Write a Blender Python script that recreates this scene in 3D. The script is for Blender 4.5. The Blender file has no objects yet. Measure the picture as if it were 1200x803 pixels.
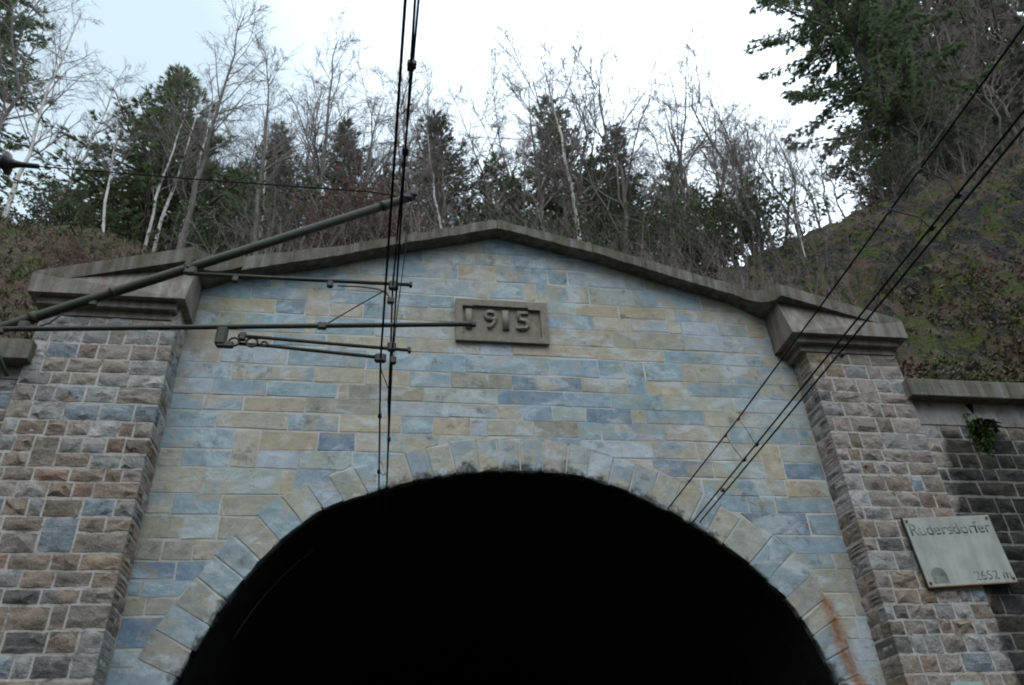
import bpy, bmesh, math, random
import numpy as np
from mathutils import Matrix, Vector, noise
R = math.radians
random.seed(11)
RNG = np.random.default_rng(7)
S = bpy.context.scene
COL = S.collection

# ------------------------------------------------------------------ camera
cam_d = bpy.data.cameras.new('camera')
cam = bpy.data.objects.new('camera', cam_d); COL.objects.link(cam)
right = Vector((0.98707, -0.15331, -0.04679)); down = Vector((0.04702, 0.55604, -0.82983)); fwd = Vector((0.15324, 0.81690, 0.55605))
rot = Matrix((right, -down, -fwd)).transposed()
cam.matrix_world = Matrix.Translation((0, -10, 1.6)) @ rot.to_4x4()
cam_d.sensor_fit = 'HORIZONTAL'; cam_d.sensor_width = 36; cam_d.lens = 36 * 915 / 1200
cam_d.clip_start = .05; cam_d.clip_end = 2000
S.camera = cam

# ------------------------------------------------------------------ world, sun, exposure
SUN_EL, SUN_AZ = R(52), R(205)         # veiled sun, placed high behind the photographer to lift the facade
w = bpy.data.worlds.new('World'); S.world = w; w.use_nodes = True
nt = w.node_tree; nt.nodes.clear()
def wn(t, **k):
    n = nt.nodes.new(t)
    for a, b in k.items(): setattr(n, a, b)
    return n
out = wn('ShaderNodeOutputWorld'); bg = wn('ShaderNodeBackground'); bg.inputs[1].default_value = .1
sky = wn('ShaderNodeTexSky', sky_type='NISHITA', sun_disc=False, sun_elevation=SUN_EL, sun_rotation=SUN_AZ)
tc = wn('ShaderNodeTexCoord')
no = wn('ShaderNodeTexNoise'); no.inputs['Scale'].default_value = 1.7; no.inputs['Detail'].default_value = 7
nt.links.new(tc.outputs['Generated'], no.inputs['Vector'])
cr = wn('ShaderNodeValToRGB'); cr.color_ramp.elements[0].position = .30; cr.color_ramp.elements[1].position = .62
cr.color_ramp.elements[0].color = (.9, .9, .9, 1); cr.color_ramp.elements[1].color = (1, 1, 1, 1)
nt.links.new(no.outputs['Fac'], cr.inputs[0])
dot = wn('ShaderNodeVectorMath', operation='DOT_PRODUCT'); dot.inputs[1].default_value = (.75, .0, .66)
nt.links.new(tc.outputs['Generated'], dot.inputs[0])
mr = wn('ShaderNodeMapRange'); mr.inputs[1].default_value = .36; mr.inputs[2].default_value = .82
nt.links.new(dot.outputs['Value'], mr.inputs[0])
cloud = wn('ShaderNodeMix', data_type='RGBA'); cloud.inputs[6].default_value = (4.3, 5.3, 6.1, 1); cloud.inputs[7].default_value = (13.2, 15.2, 17, 1)
nt.links.new(mr.outputs[0], cloud.inputs[0])
mx = wn('ShaderNodeMix', data_type='RGBA')
nt.links.new(cr.outputs[0], mx.inputs[0]); nt.links.new(sky.outputs[0], mx.inputs[6]); nt.links.new(cloud.outputs[2], mx.inputs[7])
nt.links.new(mx.outputs[2], bg.inputs[0]); nt.links.new(bg.outputs[0], out.inputs[0])
sl = bpy.data.lights.new('sun', 'SUN'); sl.energy = 1.0; sl.angle = R(45); sl.color = (1, .98, .95)
so = bpy.data.objects.new('sun', sl); COL.objects.link(so)
sd = Vector((math.sin(SUN_AZ) * math.cos(SUN_EL), math.cos(SUN_AZ) * math.cos(SUN_EL), math.sin(SUN_EL)))
so.rotation_euler = sd.to_track_quat('Z', 'Y').to_euler(); so.location = sd * 60
S.view_settings.view_transform = 'Standard'; S.view_settings.look = 'None'
S.view_settings.exposure = .8; S.view_settings.gamma = 1
S.render.engine = 'CYCLES'; S.cycles.filter_width = 2.0
S.cycles.max_bounces = 5; S.cycles.diffuse_bounces = 3

# ------------------------------------------------------------------ material helpers
class NT:
    def __init__(s, name):
        s.m = bpy.data.materials.new(name); s.m.use_nodes = True; s.t = s.m.node_tree; s.t.nodes.clear()
        s.out = s.n('ShaderNodeOutputMaterial'); s.b = s.n('ShaderNodeBsdfPrincipled'); s.l(s.b.outputs[0], s.out.inputs[0])
    def n(s, t, **k):
        x = s.t.nodes.new(t)
        for a, b in k.items(): setattr(x, a, b)
        return x
    def l(s, a, b): s.t.links.new(a, b)
    def put(s, sock, v):
        if hasattr(v, 'default_value') or hasattr(v, 'is_linked'): s.l(v, sock)
        else: sock.default_value = v
    def math(s, op, a, b=0., clamp=False):
        x = s.n('ShaderNodeMath', operation=op, use_clamp=clamp); s.put(x.inputs[0], a); s.put(x.inputs[1], b); return x.outputs[0]
    def vadd(s, a, b):
        x = s.n('ShaderNodeVectorMath', operation='ADD'); s.put(x.inputs[0], a); s.put(x.inputs[1], b); return x.outputs[0]
    def vmul(s, a, b):
        x = s.n('ShaderNodeVectorMath', operation='MULTIPLY'); s.put(x.inputs[0], a); s.put(x.inputs[1], b); return x.outputs[0]
    def noise(s, v, sc, det=4, rough=.55, dist=0):
        x = s.n('ShaderNodeTexNoise'); s.l(v, x.inputs['Vector']); x.inputs['Scale'].default_value = sc; x.inputs['Detail'].default_value = det
        x.inputs['Roughness'].default_value = rough; x.inputs['Distortion'].default_value = dist; return x.outputs['Fac']
    def ramp(s, v, lo, hi, a=0., b=1.):
        x = s.n('ShaderNodeMapRange', clamp=True); s.put(x.inputs[0], v); s.put(x.inputs[1], lo); s.put(x.inputs[2], hi); x.inputs[3].default_value = a; x.inputs[4].default_value = b; return x.outputs[0]
    def mix(s, f, a, b, bt='MIX'):
        x = s.n('ShaderNodeMix', data_type='RGBA', blend_type=bt); s.put(x.inputs[0], f)
        for i, c in ((6, a), (7, b)): s.put(x.inputs[i], c if not isinstance(c, tuple) else (*c, 1) if len(c) == 3 else c)
        return x.outputs[2]
    def scale(s, c, f):
        x = s.n('ShaderNodeMix', data_type='RGBA', blend_type='MULTIPLY'); x.inputs[0].default_value = 1
        s.put(x.inputs[6], c if not isinstance(c, tuple) else (*c, 1)); s.put(x.inputs[7], f); return x.outputs[2]
    def pos(s): return s.n('ShaderNodeNewGeometry').outputs['Position']
    def sep(s, v):
        x = s.n('ShaderNodeSeparateXYZ'); s.l(v, x.inputs[0]); return x.outputs
    def bump(s, h, st=.5, d=.02):
        x = s.n('ShaderNodeBump'); x.inputs['Strength'].default_value = st; x.inputs['Distance'].default_value = d; s.l(h, x.inputs['Height']); s.l(x.outputs[0], s.b.inputs['Normal'])
    def fin(s, c, rough=.9, spec=.3):
        s.put(s.b.inputs['Base Color'], c if not isinstance(c, tuple) else (*c, 1)); s.put(s.b.inputs['Roughness'], rough); s.b.inputs['Specular IOR Level'].default_value = spec
        return s.m

def stains(g, c, amt=1.):
    """rust streak, dark wet patch and soot, as marks with their own outline on the masonry"""
    p = g.pos(); X, Y, Z = g.sep(p)
    wob = g.noise(p, 2.2, 5)
    # rust running down beside the right pilaster
    xc = g.math('ADD', 5.99, g.math('MULTIPLY', g.math('SUBTRACT', 4.5, Z), .16))
    xc = g.math('ADD', xc, g.math('MULTIPLY', g.math('SUBTRACT', wob, .5), .25))
    d = g.math('ABSOLUTE', g.math('SUBTRACT', X, xc))
    f = g.math('MULTIPLY', g.ramp(d, .03, .17, 1, 0), g.math('MULTIPLY', g.ramp(Z, 4.38, 4.52, 1, 0), g.ramp(Y, -.2, -.1)))
    f = g.math('MULTIPLY', f, g.ramp(g.noise(p, 11, 6, .7), .3, .58, .3, .95))
    c = g.mix(f, c, (.21, .092, .038))
    # wet black algae on the right wing wall
    bx = g.math('ADD', 7.62, g.math('MULTIPLY', Z, .1))
    e = g.math('ADD', g.math('SUBTRACT', X, bx), g.math('MULTIPLY', g.math('SUBTRACT', wob, .5), 1.1))
    top = g.ramp(g.math('ADD', Z, g.math('MULTIPLY', g.math('SUBTRACT', wob, .5), 1.4)), 6.7, 7.15, 1, 0)
    f2 = g.math('MULTIPLY', g.ramp(e, 0, .16), g.math('MULTIPLY', top, g.ramp(X, 7.4, 7.7)))
    f2 = g.math('MULTIPLY', f2, g.ramp(g.noise(p, 5, 5), .3, .7, 1, .82))
    c = g.mix(g.math('MULTIPLY', f2, .95 * amt), c, (.012, .012, .011))
    return c, f2

def stone_mat(name, tan, bump_d, fine=26, pit=.0, dirt=(.1, .09, .075), dirt_amt=.5):
    g = NT(name); oi = g.n('ShaderNodeObjectInfo'); p = g.pos()
    off = g.vmul(g.n('ShaderNodeCombineXYZ').outputs[0], (1, 1, 1))
    cx = g.n('ShaderNodeCombineXYZ'); r = oi.outputs['Random']
    g.put(cx.inputs[0], g.math('MULTIPLY', r, 71)); g.put(cx.inputs[1], g.math('MULTIPLY', r, 37)); g.put(cx.inputs[2], g.math('MULTIPLY', r, 53))
    v = g.vadd(p, cx.outputs[0])
    blend = g.noise(g.vmul(v, (1, 1, 1.2)), 1.5, 4, .55, .2)
    f = g.ramp(g.math('SUBTRACT', blend, oi.outputs['Alpha']), -.05, .07)
    c = g.mix(f, oi.outputs['Color'], tan)
    mot = g.noise(v, 5.5, 6, .65)
    c = g.mix(g.ramp(mot, .3, .72), g.mix(.30, c, (.06, .065, .07)), g.mix(.22, c, (.52, .55, .57)) if bump_d < .015 else g.mix(.14, c, (.5, .47, .43)))
    fn = g.noise(v, fine, 6, .7)
    bed = g.noise(g.vmul(v, (1.6, 1.6, 15)), 1, 5, .65, .3)
    c = g.mix(g.ramp(bed, .36, .24, 0, .55), c, dirt)
    c = g.mix(g.ramp(bed, .56, .72, 0, .3), c, (.56, .55, .50))
    c = g.mix(g.ramp(fn, .36, .26, 0, .55), c, dirt)
    c = g.mix(g.ramp(fn, .64, .8, 0, .45), c, (.55, .57, .57))
    # lichen and grime in long drifts that run across stones
    dr = g.noise(g.vmul(p, (1.2, 1, .55)), 1.1, 6, .6)
    c = g.mix(g.ramp(dr, .56, .74, 0, dirt_amt), c, dirt)
    st = g.noise(g.vmul(p, (7, 7, .5)), 1, 4)
    c = g.mix(g.ramp(st, .6, .78, 0, .22), c, (.5, .52, .53))
    if bump_d < .015:
        w1 = g.noise(g.vmul(p, (1, 1, 1.5)), 1.5, 9, .68, .6); c = g.mix(g.ramp(w1, .52, .60, 0, .62), c, (.41, .465, .495))
        w2 = g.noise(g.vmul(g.vadd(p, (17, 5, 31)), (1, 1, 1.7)), 1.3, 9, .7, .6); c = g.mix(g.ramp(w2, .53, .61, 0, .62), c, (.33, .29, .205))
        w3 = g.noise(g.vadd(p, (7, 25, 3)), 3.1, 8, .75, .4); c = g.mix(g.ramp(w3, .57, .66, 0, .7), c, (.12, .118, .10))
        w4 = g.noise(g.vadd(p, (2, 9, 14)), 8, 6, .75, .4); c = g.mix(g.ramp(w4, .62, .7, 0, .5), c, (.47, .50, .52))
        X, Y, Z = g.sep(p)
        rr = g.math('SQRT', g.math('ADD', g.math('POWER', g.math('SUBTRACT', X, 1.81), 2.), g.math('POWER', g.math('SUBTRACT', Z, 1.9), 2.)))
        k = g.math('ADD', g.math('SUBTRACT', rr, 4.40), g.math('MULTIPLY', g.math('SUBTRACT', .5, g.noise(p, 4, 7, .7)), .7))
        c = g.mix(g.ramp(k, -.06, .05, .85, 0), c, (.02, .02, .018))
    else:
        h1 = g.noise(g.vmul(v, (1, 1, 1.6)), 7, 7, .72, .5); c = g.mix(g.ramp(h1, .56, .68, 0, .72), c, (.035, .035, .035)); h2 = g.noise(g.vadd(v, (3, 8, 5)), 6, 7, .72, .4); c = g.mix(g.ramp(h2, .58, .7, 0, .5), c, (.40, .37, .33))  # h1 paints the dark of shaded hollows into the rock face
    c, wet = stains(g, c)
    g.bump(g.math('ADD', g.math('MULTIPLY', fn, .6), g.math('MULTIPLY', g.noise(v, 9, 5, .6), 1.0)), 1, bump_d)
    return g.fin(c, .92, .15)

def plain_mat(name, c1, c2, sc=3, bump_d=.01, rough=.9, c3=None, fine=30, stain=False, streak=0., spec=.3, metallic=0):
    g = NT(name); p = g.pos()
    a = g.noise(p, sc, 6, .6); c = g.mix(g.ramp(a, .32, .68), c1, c2)
    fn = g.noise(p, fine, 5, .7)
    if c3: c = g.mix(g.ramp(g.noise(p, sc * 2.3, 6, .65, .5), .52, .66), c, c3)
    c = g.mix(g.ramp(fn, .3, .7, .22, 0), c, (c1[0] * .4, c1[1] * .4, c1[2] * .4))
    if streak: c = g.mix(g.ramp(g.noise(g.vmul(p, (6, 6, .35)), 1.3, 5, .6), .45, .7, 0, streak), c, (.42, .44, .43))
    if streak: c = g.mix(g.ramp(g.noise(g.vmul(p, (5, 5, .4)), 2.1, 5, .6), .5, .7, 0, streak), c, (.05, .05, .04))
    if stain: c, _ = stains(g, c, .72)
    if bump_d: g.bump(g.math('ADD', fn, a), 1, bump_d)
    g.b.inputs['Metallic'].default_value = metallic
    return g.fin(c, rough, spec)

M = {}
M['ashlar'] = stone_mat('ashlar_stone', (.38, .35, .275), .011, dirt=(.12, .105, .085), dirt_amt=.35)
M['rubble'] = stone_mat('rubble_stone', (.26, .185, .13), .035, fine=20, dirt=(.055, .055, .05), dirt_amt=.5)
M['mortar'] = plain_mat('lime_mortar', (.27, .27, .245), (.54, .54, .51), .9, .006, c3=(.30, .28, .22), stain=True)
M['rubble_mortar'] = plain_mat('rubble_mortar', (.34, .325, .30), (.49, .47, .445), 2.2, .014, c3=(.16, .15, .135), stain=True)
M['coping'] = plain_mat('weathered_sandstone', (.082, .07, .055), (.155, .135, .108), 2.2, .012, c3=(.075, .078, .045), streak=.3)
M['cap'] = plain_mat('cap_stone', (.115, .10, .083), (.205, .185, .158), 2.5, .010, c3=(.18, .13, .11), streak=.38)
M['plaque'] = plain_mat('plaque_stone', (.17, .15, .125), (.225, .205, .17), 5, .006, c3=(.13, .125, .085))
M['digit'] = plain_mat('digit_stone', (.15, .14, .115), (.2, .185, .155), 8, .003)
M['render'] = plain_mat('old_render', (.20, .19, .175), (.32, .31, .29), 2.5, .012, c3=(.14, .14, .12), streak=.3, stain=True)
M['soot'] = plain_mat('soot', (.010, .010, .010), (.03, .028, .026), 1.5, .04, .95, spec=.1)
M['ground'] = plain_mat('ballast', (.045, .036, .028), (.075, .062, .05), 14, .05, 1, c3=(.025, .022, .02))
M['tube'] = plain_mat('green_tube_paint', (.026, .032, .022), (.045, .05, .036), 3, .002, .6, c3=(.06, .045, .035), fine=60)
M['darkmetal'] = plain_mat('dark_fitting', (.03, .03, .03), (.055, .05, .045), 9, .001, .55)
M['wire'] = plain_mat('oxidised_copper_wire', (.014, .015, .015), (.024, .026, .024), 9, 0, .85, spec=.08)
M['porcelain'] = plain_mat('insulator_glaze', (.02, .018, .018), (.035, .03, .028), 5, 0, .5, spec=.25)
M['steel'] = plain_mat('zinc_steel', (.25, .27, .29), (.4, .43, .46), 5, .002, .5, metallic=.5)
M['mast'] = plain_mat('mast_paint', (.09, .1, .08), (.14, .15, .12), 2, .003, .6, c3=(.12, .08, .05))
M['letter'] = plain_mat('faded_letter_paint', (.10, .11, .11), (.27, .29, .275), 9, 0, .8)
M['signgreen'] = plain_mat('green_enamel', (.25, .36, .33), (.33, .43, .40), 5, 0, .5)
M['trunk_dark'] = plain_mat('dark_bark', (.09, .08, .07), (.16, .145, .13), 3, .02)
M['birch'] = plain_mat('birch_bark', (.42, .40, .37), (.62, .60, .56), 3, .005, c3=(.12, .11, .10), fine=12)
M['twig'] = plain_mat('bare_twig', (.15, .125, .115), (.25, .215, .20), 1.2, 0, c3=(.20, .155, .14))
M['twig_birch'] = plain_mat('birch_twig', (.17, .135, .13), (.25, .215, .21), 1.2, 0)
def leafmat(name, a, b, c, sc=2.):
    g = NT(name); p = g.pos()
    k = g.mix(g.ramp(g.noise(p, sc, 5, .65), .34, .66), a, b)
    k = g.mix(g.ramp(g.noise(p, sc * 4, 4, .6), .52, .68), k, c)
    g.fin(k, .7, .25); tr = g.n('ShaderNodeBsdfTranslucent'); g.l(k, tr.inputs[0]); ms = g.n('ShaderNodeMixShader'); ms.inputs[0].default_value = .45
    g.l(g.b.outputs[0], ms.inputs[1]); g.l(tr.outputs[0], ms.inputs[2]); g.l(ms.outputs[0], g.out.inputs[0]); return g.m
M['needle'] = leafmat('spruce_needles', (.10, .145, .075), (.15, .19, .10), (.16, .175, .10), 1.6)
M['needle_brown'] = leafmat('spruce_needles_dull', (.115, .125, .09), (.145, .148, .11), (.17, .15, .125), 1.4)
M['evergreen'] = leafmat('evergreen_leaf', (.06, .085, .045), (.09, .115, .06), (.11, .12, .06), 2)
M['russet'] = leafmat('russet_leaf', (.13, .085, .068), (.18, .125, .10), (.21, .135, .105), 3)
M['fern'] = leafmat('fern_leaf', (.008, .010, .005), (.015, .02, .008), (.02, .032, .01), 9)
M['moss'] = plain_mat('moss', (.05, .10, .02), (.09, .17, .03), 12, .03, 1)
def hill_mat():
    g = NT('hillside_cover'); p = g.pos(); X, Y, Z = g.sep(p)
    a = g.noise(p, .7, 9, .7, .6); b = g.noise(p, 3.2, 7, .7); c3 = g.noise(p, 13, 6, .72)
    c = g.mix(g.ramp(b, .35, .65), (.10, .08, .062), (.20, .16, .125))
    c = g.mix(g.ramp(g.noise(g.vadd(p, (4, 13, 7)), 1.9, 7, .72), .52, .62, 0, .85), c, (.17, .09, .07))
    rock = g.math('MULTIPLY', g.ramp(a, .47, .53), g.ramp(X, 8.5, 10.5))
    c = g.mix(rock, c, g.mix(g.ramp(c3, .4, .66), (.028, .03, .028), (.10, .104, .098)))
    m = g.noise(g.vadd(p, (9, 3, 1)), 1.25, 8, .68, .5)
    c = g.mix(g.ramp(m, .51, .575, 0, .85), c, g.mix(g.ramp(c3, .4, .62), (.06, .085, .025), (.14, .165, .05)))
    c = g.mix(g.ramp(c3, .42, .3, 0, .75), c, (.014, .013, .011))
    g.bump(g.math('ADD', c3, g.math('MULTIPLY', b, 2)), 1, .22)
    return g.fin(c, 1, .1)
M['hill'] = hill_mat()
def undergrowth_mat():
    g = NT('undergrowth_leaf'); p = g.pos(); X, Y, Z = g.sep(p)
    oi = g.noise(p, 23, 2); a = g.noise(p, 1.1, 5, .6, .6); b = g.noise(g.vadd(p, (5, 9, 2)), .8, 5, .6)
    c = g.mix(g.ramp(oi, .35, .65), (.095, .075, .058), (.20, .16, .125))
    c = g.mix(g.ramp(a, .5, .58), c, g.mix(g.ramp(oi, .35, .65), (.06, .08, .03), (.125, .14, .06)))
    c = g.mix(g.ramp(b, .57, .63, 0, .9), c, g.mix(g.ramp(oi, .35, .65), (.12, .07, .06), (.23, .125, .10)))
    return g.fin(c, .85, .15)
M['under'] = undergrowth_mat()
def sign_mat():
    g = NT('weathered_sign_plate'); p = g.pos(); X, Y, Z = g.sep(p)
    c = g.mix(g.ramp(g.noise(p, 3, 5), .35, .65), (.27, .285, .27), (.355, .37, .35))
    c = g.mix(g.ramp(g.noise(g.vmul(p, (7, 7, .6)), 1.5, 4), .45, .72, 0, .55), c, (.2, .2, .16))
    c = g.mix(g.ramp(g.noise(p, 14, 5, .7), .62, .75, 0, .5), c, (.2, .13, .07))
    return g.fin(c, .55, .4)
M['sign'] = sign_mat()
M['rust'] = plain_mat('rusty_edge', (.13, .06, .03), (.2, .10, .05), 10, .002, .8)

# ------------------------------------------------------------------ object helpers
def props(o, label=None, cat=None, group=None, kind=None):
    if label: o['label'] = label
    if cat: o['category'] = cat
    if group: o['group'] = group
    if kind: o['kind'] = kind
    return o
def thing(name, loc, label, cat, group=None):
    o = bpy.data.objects.new(name, None); COL.objects.link(o); o.location = loc; o.empty_display_size = .3
    return props(o, label, cat, group)
def link(name, me, mat, parent=None):
    if mat and not me.materials: me.materials.append(M[mat] if isinstance(mat, str) else mat)
    o = bpy.data.objects.new(name, me); COL.objects.link(o)
    if parent is not None:
        o.parent = parent
        o.matrix_parent_inverse = Matrix.Translation(-WLOC[parent.name]) if parent.name in WLOC else Matrix.Identity(4)
    return o
WLOC = {}
def root(name, loc, label, cat, group=None):
    o = thing(name, loc, label, cat, group); WLOC[o.name] = Vector(loc); return o
def sub(name, me, mat, parent):            # child of a mesh part that sits at the world origin
    o = bpy.data.objects.new(name, me); COL.objects.link(o); o.parent = parent
    if mat and not me.materials: me.materials.append(M[mat])
    return o
def mesh(name, v, f, smooth=False):
    me = bpy.data.meshes.new(name); me.from_pydata([tuple(map(float, a)) for a in v], [], f); me.update()
    if smooth: me.polygons.foreach_set('use_smooth', [True] * len(me.polygons))
    return me
def fast_mesh(name, V, F, smooth=False):
    V = np.asarray(V, np.float32); F = np.asarray(F, np.int32); k = F.shape[1]
    me = bpy.data.meshes.new(name); me.vertices.add(len(V)); me.vertices.foreach_set('co', V.ravel())
    me.loops.add(F.size); me.loops.foreach_set('vertex_index', F.ravel())
    me.polygons.add(len(F)); me.polygons.foreach_set('loop_start', np.arange(len(F), dtype=np.int32) * k)
    if smooth: me.polygons.foreach_set('use_smooth', np.ones(len(F), bool))
    me.update(calc_edges=True); return me
def box(x0, x1, y0, y1, z0, z1, bev=0, name='box'):
    bm = bmesh.new(); bmesh.ops.create_cube(bm, size=1)
    for v in bm.verts: v.co = Vector(((x0 + x1) / 2 + v.co.x * (x1 - x0), (y0 + y1) / 2 + v.co.y * (y1 - y0), (z0 + z1) / 2 + v.co.z * (z1 - z0)))
    if bev: bmesh.ops.bevel(bm, geom=bm.edges[:], offset=bev, segments=1, affect='EDGES')
    me = bpy.data.meshes.new(name); bm.to_mesh(me); bm.free(); return me
def tube_arrays(P0, P1, r0, r1, n):
    P0 = np.asarray(P0, float); P1 = np.asarray(P1, float); d = P1 - P0; L = np.linalg.norm(d, axis=1, keepdims=True); d = d / np.maximum(L, 1e-9)
    ref = np.where(np.abs(d[:, 2:3]) > .9, np.array([[1., 0, 0]]), np.array([[0, 0, 1.]]))
    u = np.cross(d, ref); u /= np.linalg.norm(u, axis=1, keepdims=True); v = np.cross(d, u)
    a = np.arange(n) * 2 * np.pi / n; ring = u[:, None] * np.cos(a)[None, :, None] + v[:, None] * np.sin(a)[None, :, None]
    A = P0[:, None] + ring * np.asarray(r0)[:, None, None]; B = P1[:, None] + ring * np.asarray(r1)[:, None, None]
    V = np.concatenate([A, B], 1).reshape(-1, 3); N = len(P0); i = np.arange(n); j = (i + 1) % n
    q = np.stack([i, i + n, j + n, j], 1); F = (q[None] + (np.arange(N) * 2 * n)[:, None, None]).reshape(-1, 4)
    return V, F
def join(parts):
    V = []; F = []; o = 0
    for v, f in parts: V.append(v); F.append(f + o); o += len(v)
    return np.concatenate(V), np.concatenate(F)
def pipe(pts, r, n=10, name='tube', caps=True):
    """one continuous tube along a polyline"""
    P = [Vector(p) for p in pts]; v = []; f = []
    rr = r if isinstance(r, (list, tuple)) else [r] * len(P)
    up = None
    for i, p in enumerate(P):
        d = (P[min(i + 1, len(P) - 1)] - P[max(i - 1, 0)]).normalized()
        if up is None: up = d.orthogonal().normalized()
        up = (up - d * up.dot(d)).normalized(); s = d.cross(up)
        for k in range(n):
            a = 2 * math.pi * k / n; v.append(p + (up * math.cos(a) + s * math.sin(a)) * rr[i])
    for i in range(len(P) - 1):
        for k in range(n): f.append((i * n + k, i * n + (k + 1) % n, (i + 1) * n + (k + 1) % n, (i + 1) * n + k))
    if caps: f.append(tuple(range(n - 1, -1, -1))); f.append(tuple(range((len(P) - 1) * n, len(P) * n)))
    return mesh(name, v, f, True)
def lathe(p0, p1, prof, n=16, name='lathe'):
    """prof: (t along p0-p1, radius)"""
    a, b = Vector(p0), Vector(p1); return pipe([a.lerp(b, t) for t, _ in prof], [q for _, q in prof], n, name)

# ------------------------------------------------------------------ the setting
def terr(x, y):
    def sg(t): return 1 / (1 + math.exp(max(-50, min(50, t))))
    f0 = 9.25 - 1.1 * sg((x + 4.4) * 3) - 1.15 * sg(-(x - 7.9) * 3) + (.9 * max(0, x - 13) + .7 * max(0, -x - 7.5)) * min(1, max(0, y - .25) / 2.5)
    zc = 15.2 + .2 * max(0, -4 - x) + .52 * max(0, x - 8)
    t = (y - .7) / 6.3
    if t < 0: t = 0
    if t <= 1: return f0 + (zc - f0) * t
    return zc + .18 * (y - 7)
def terr_n(x, y):
    z = terr(x, y); k = min(1, max(0, (y - .3) / 1.2))
    z += k * (.5 * noise.fractal(Vector((x * .35, y * .35, 3)), 1, 2, 4) + .16 * noise.noise(Vector((x * 1.7, y * 1.7, 8))))
    r = min(1, max(0, (x - 8.2) / 2)) * k * max(0, min(1, (8 - y) / 3))
    if r: z += r * 1.35 * (noise.ridged_multi_fractal(Vector((x * .55, y * .7, z * .3)), .9, 2.1, 4, 1, 2) - 1.0)
    return z
def grid_mesh(name, xs, ys, fn):
    V = np.array([(x, y, fn(x, y)) for y in ys for x in xs]); nx, ny = len(xs), len(ys)
    i = np.arange(nx - 1)[None] + np.arange(ny - 1)[:, None] * nx; i = i.ravel()
    return fast_mesh(name, V, np.stack([i, i + 1, i + nx + 1, i + nx], 1), True)
xs = np.concatenate([np.linspace(-60, -14, 24)[:-1], np.arange(-14, 27, .2), np.linspace(27, 80, 26)[1:]])
ys = np.concatenate([np.arange(.25, 10, .18), np.linspace(10, 90, 40)])
o = link('hillside', grid_mesh('hillside', xs, ys, lambda a, b: terr_n(a, b) - (1.2 if b < .26 else 0)), 'hill'); props(o, 'steep overgrown hillside of moss, leaf litter and rock above the tunnel portal', 'hillside', kind='structure')
gnd = mesh('ground', [(-400, -400, 0), (400, -400, 0), (400, 400, 0), (-400, 400, 0)], [(0, 1, 2, 3)])
o = link('ground', gnd, 'ground'); props(o, 'stony railway ground in front of the tunnel portal', 'ground', kind='structure')
def bank(x, y):  # unseen side banks, made steep and high to darken the lower wall
    s = (x - 12.5) if x > 0 else (-8.3 - x)
    return min(24, max(-.4, s * 1.5)) + (.35 * noise.fractal(Vector((x * .4, y * .4, 5)), 1, 2, 4) if s > .5 else 0)
for sgn, lo, hi in ((1, 12, 45), (-1, -42, -8)):
    o = link('cutting_bank', grid_mesh('cutting_bank', np.linspace(lo, hi, 48), np.linspace(-70, .2, 60), bank), 'hill')
    props(o, ('right' if sgn > 0 else 'left') + ' earth bank of the cutting beside the railway, unseen and raised to shade the wall', 'bank', kind='structure')

# ------------------------------------------------------------------ masonry
PAL = dict(b=(.215, .305, .355), l=(.345, .405, .45), d=(.13, .20, .27), t=(.37, .345, .275), o=(.37, .32, .225), g=(.27, .262, .215), n=(.31, .36, .34))
def stone_color(code):
    c = np.array(PAL[code[0]]) * random.uniform(.9, 1.1) * np.array([random.uniform(.97, 1.03) for _ in range(3)])
    a = 1.0
    if code[0] in 'bldn': a = random.uniform(.6, .8)
    if len(code) > 1: a = random.uniform(.44, .54)
    if code[0] in 'tog': a = 1.0
    return (*c, a)
def clip(poly, nx, nz, d):
    """keep nx*x+nz*z >= d"""
    outp = []
    for i in range(len(poly)):
        p, q = poly[i], poly[(i + 1) % len(poly)]; a = nx * p[0] + nz * p[1] - d; b = nx * q[0] + nz * q[1] - d
        if a >= 0: outp.append(p)
        if a * b < 0: t = a / (a - b); outp.append((p[0] + (q[0] - p[0]) * t, p[1] + (q[1] - p[1]) * t))
    return outp
def inset(poly, e):
    n = len(poly); res = []
    for i in range(n):
        p0, p, q = poly[i - 1], poly[i], poly[(i + 1) % n]
        d1 = Vector((p[0] - p0[0], p[1] - p0[1])); d2 = Vector((q[0] - p[0], q[1] - p[1]))
        if d1.length < 1e-6 or d2.length < 1e-6: res.append(p); continue
        d1.normalize(); d2.normalize(); n1 = Vector((-d1.y, d1.x)); n2 = Vector((-d2.y, d2.x)); b = n1 + n2
        if b.length < 1e-4: res.append(p); continue
        b = b / max(.35, b.dot(n1) * 1.0) if False else b * (1 / max(.5, b.dot(n1)))
        res.append((p[0] + b.x * e, p[1] + b.y * e))
    return res
def area(poly): return .5 * sum(poly[i][0] * poly[(i + 1) % len(poly)][1] - poly[(i + 1) % len(poly)][0] * poly[i][1] for i in range(len(poly)))
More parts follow.
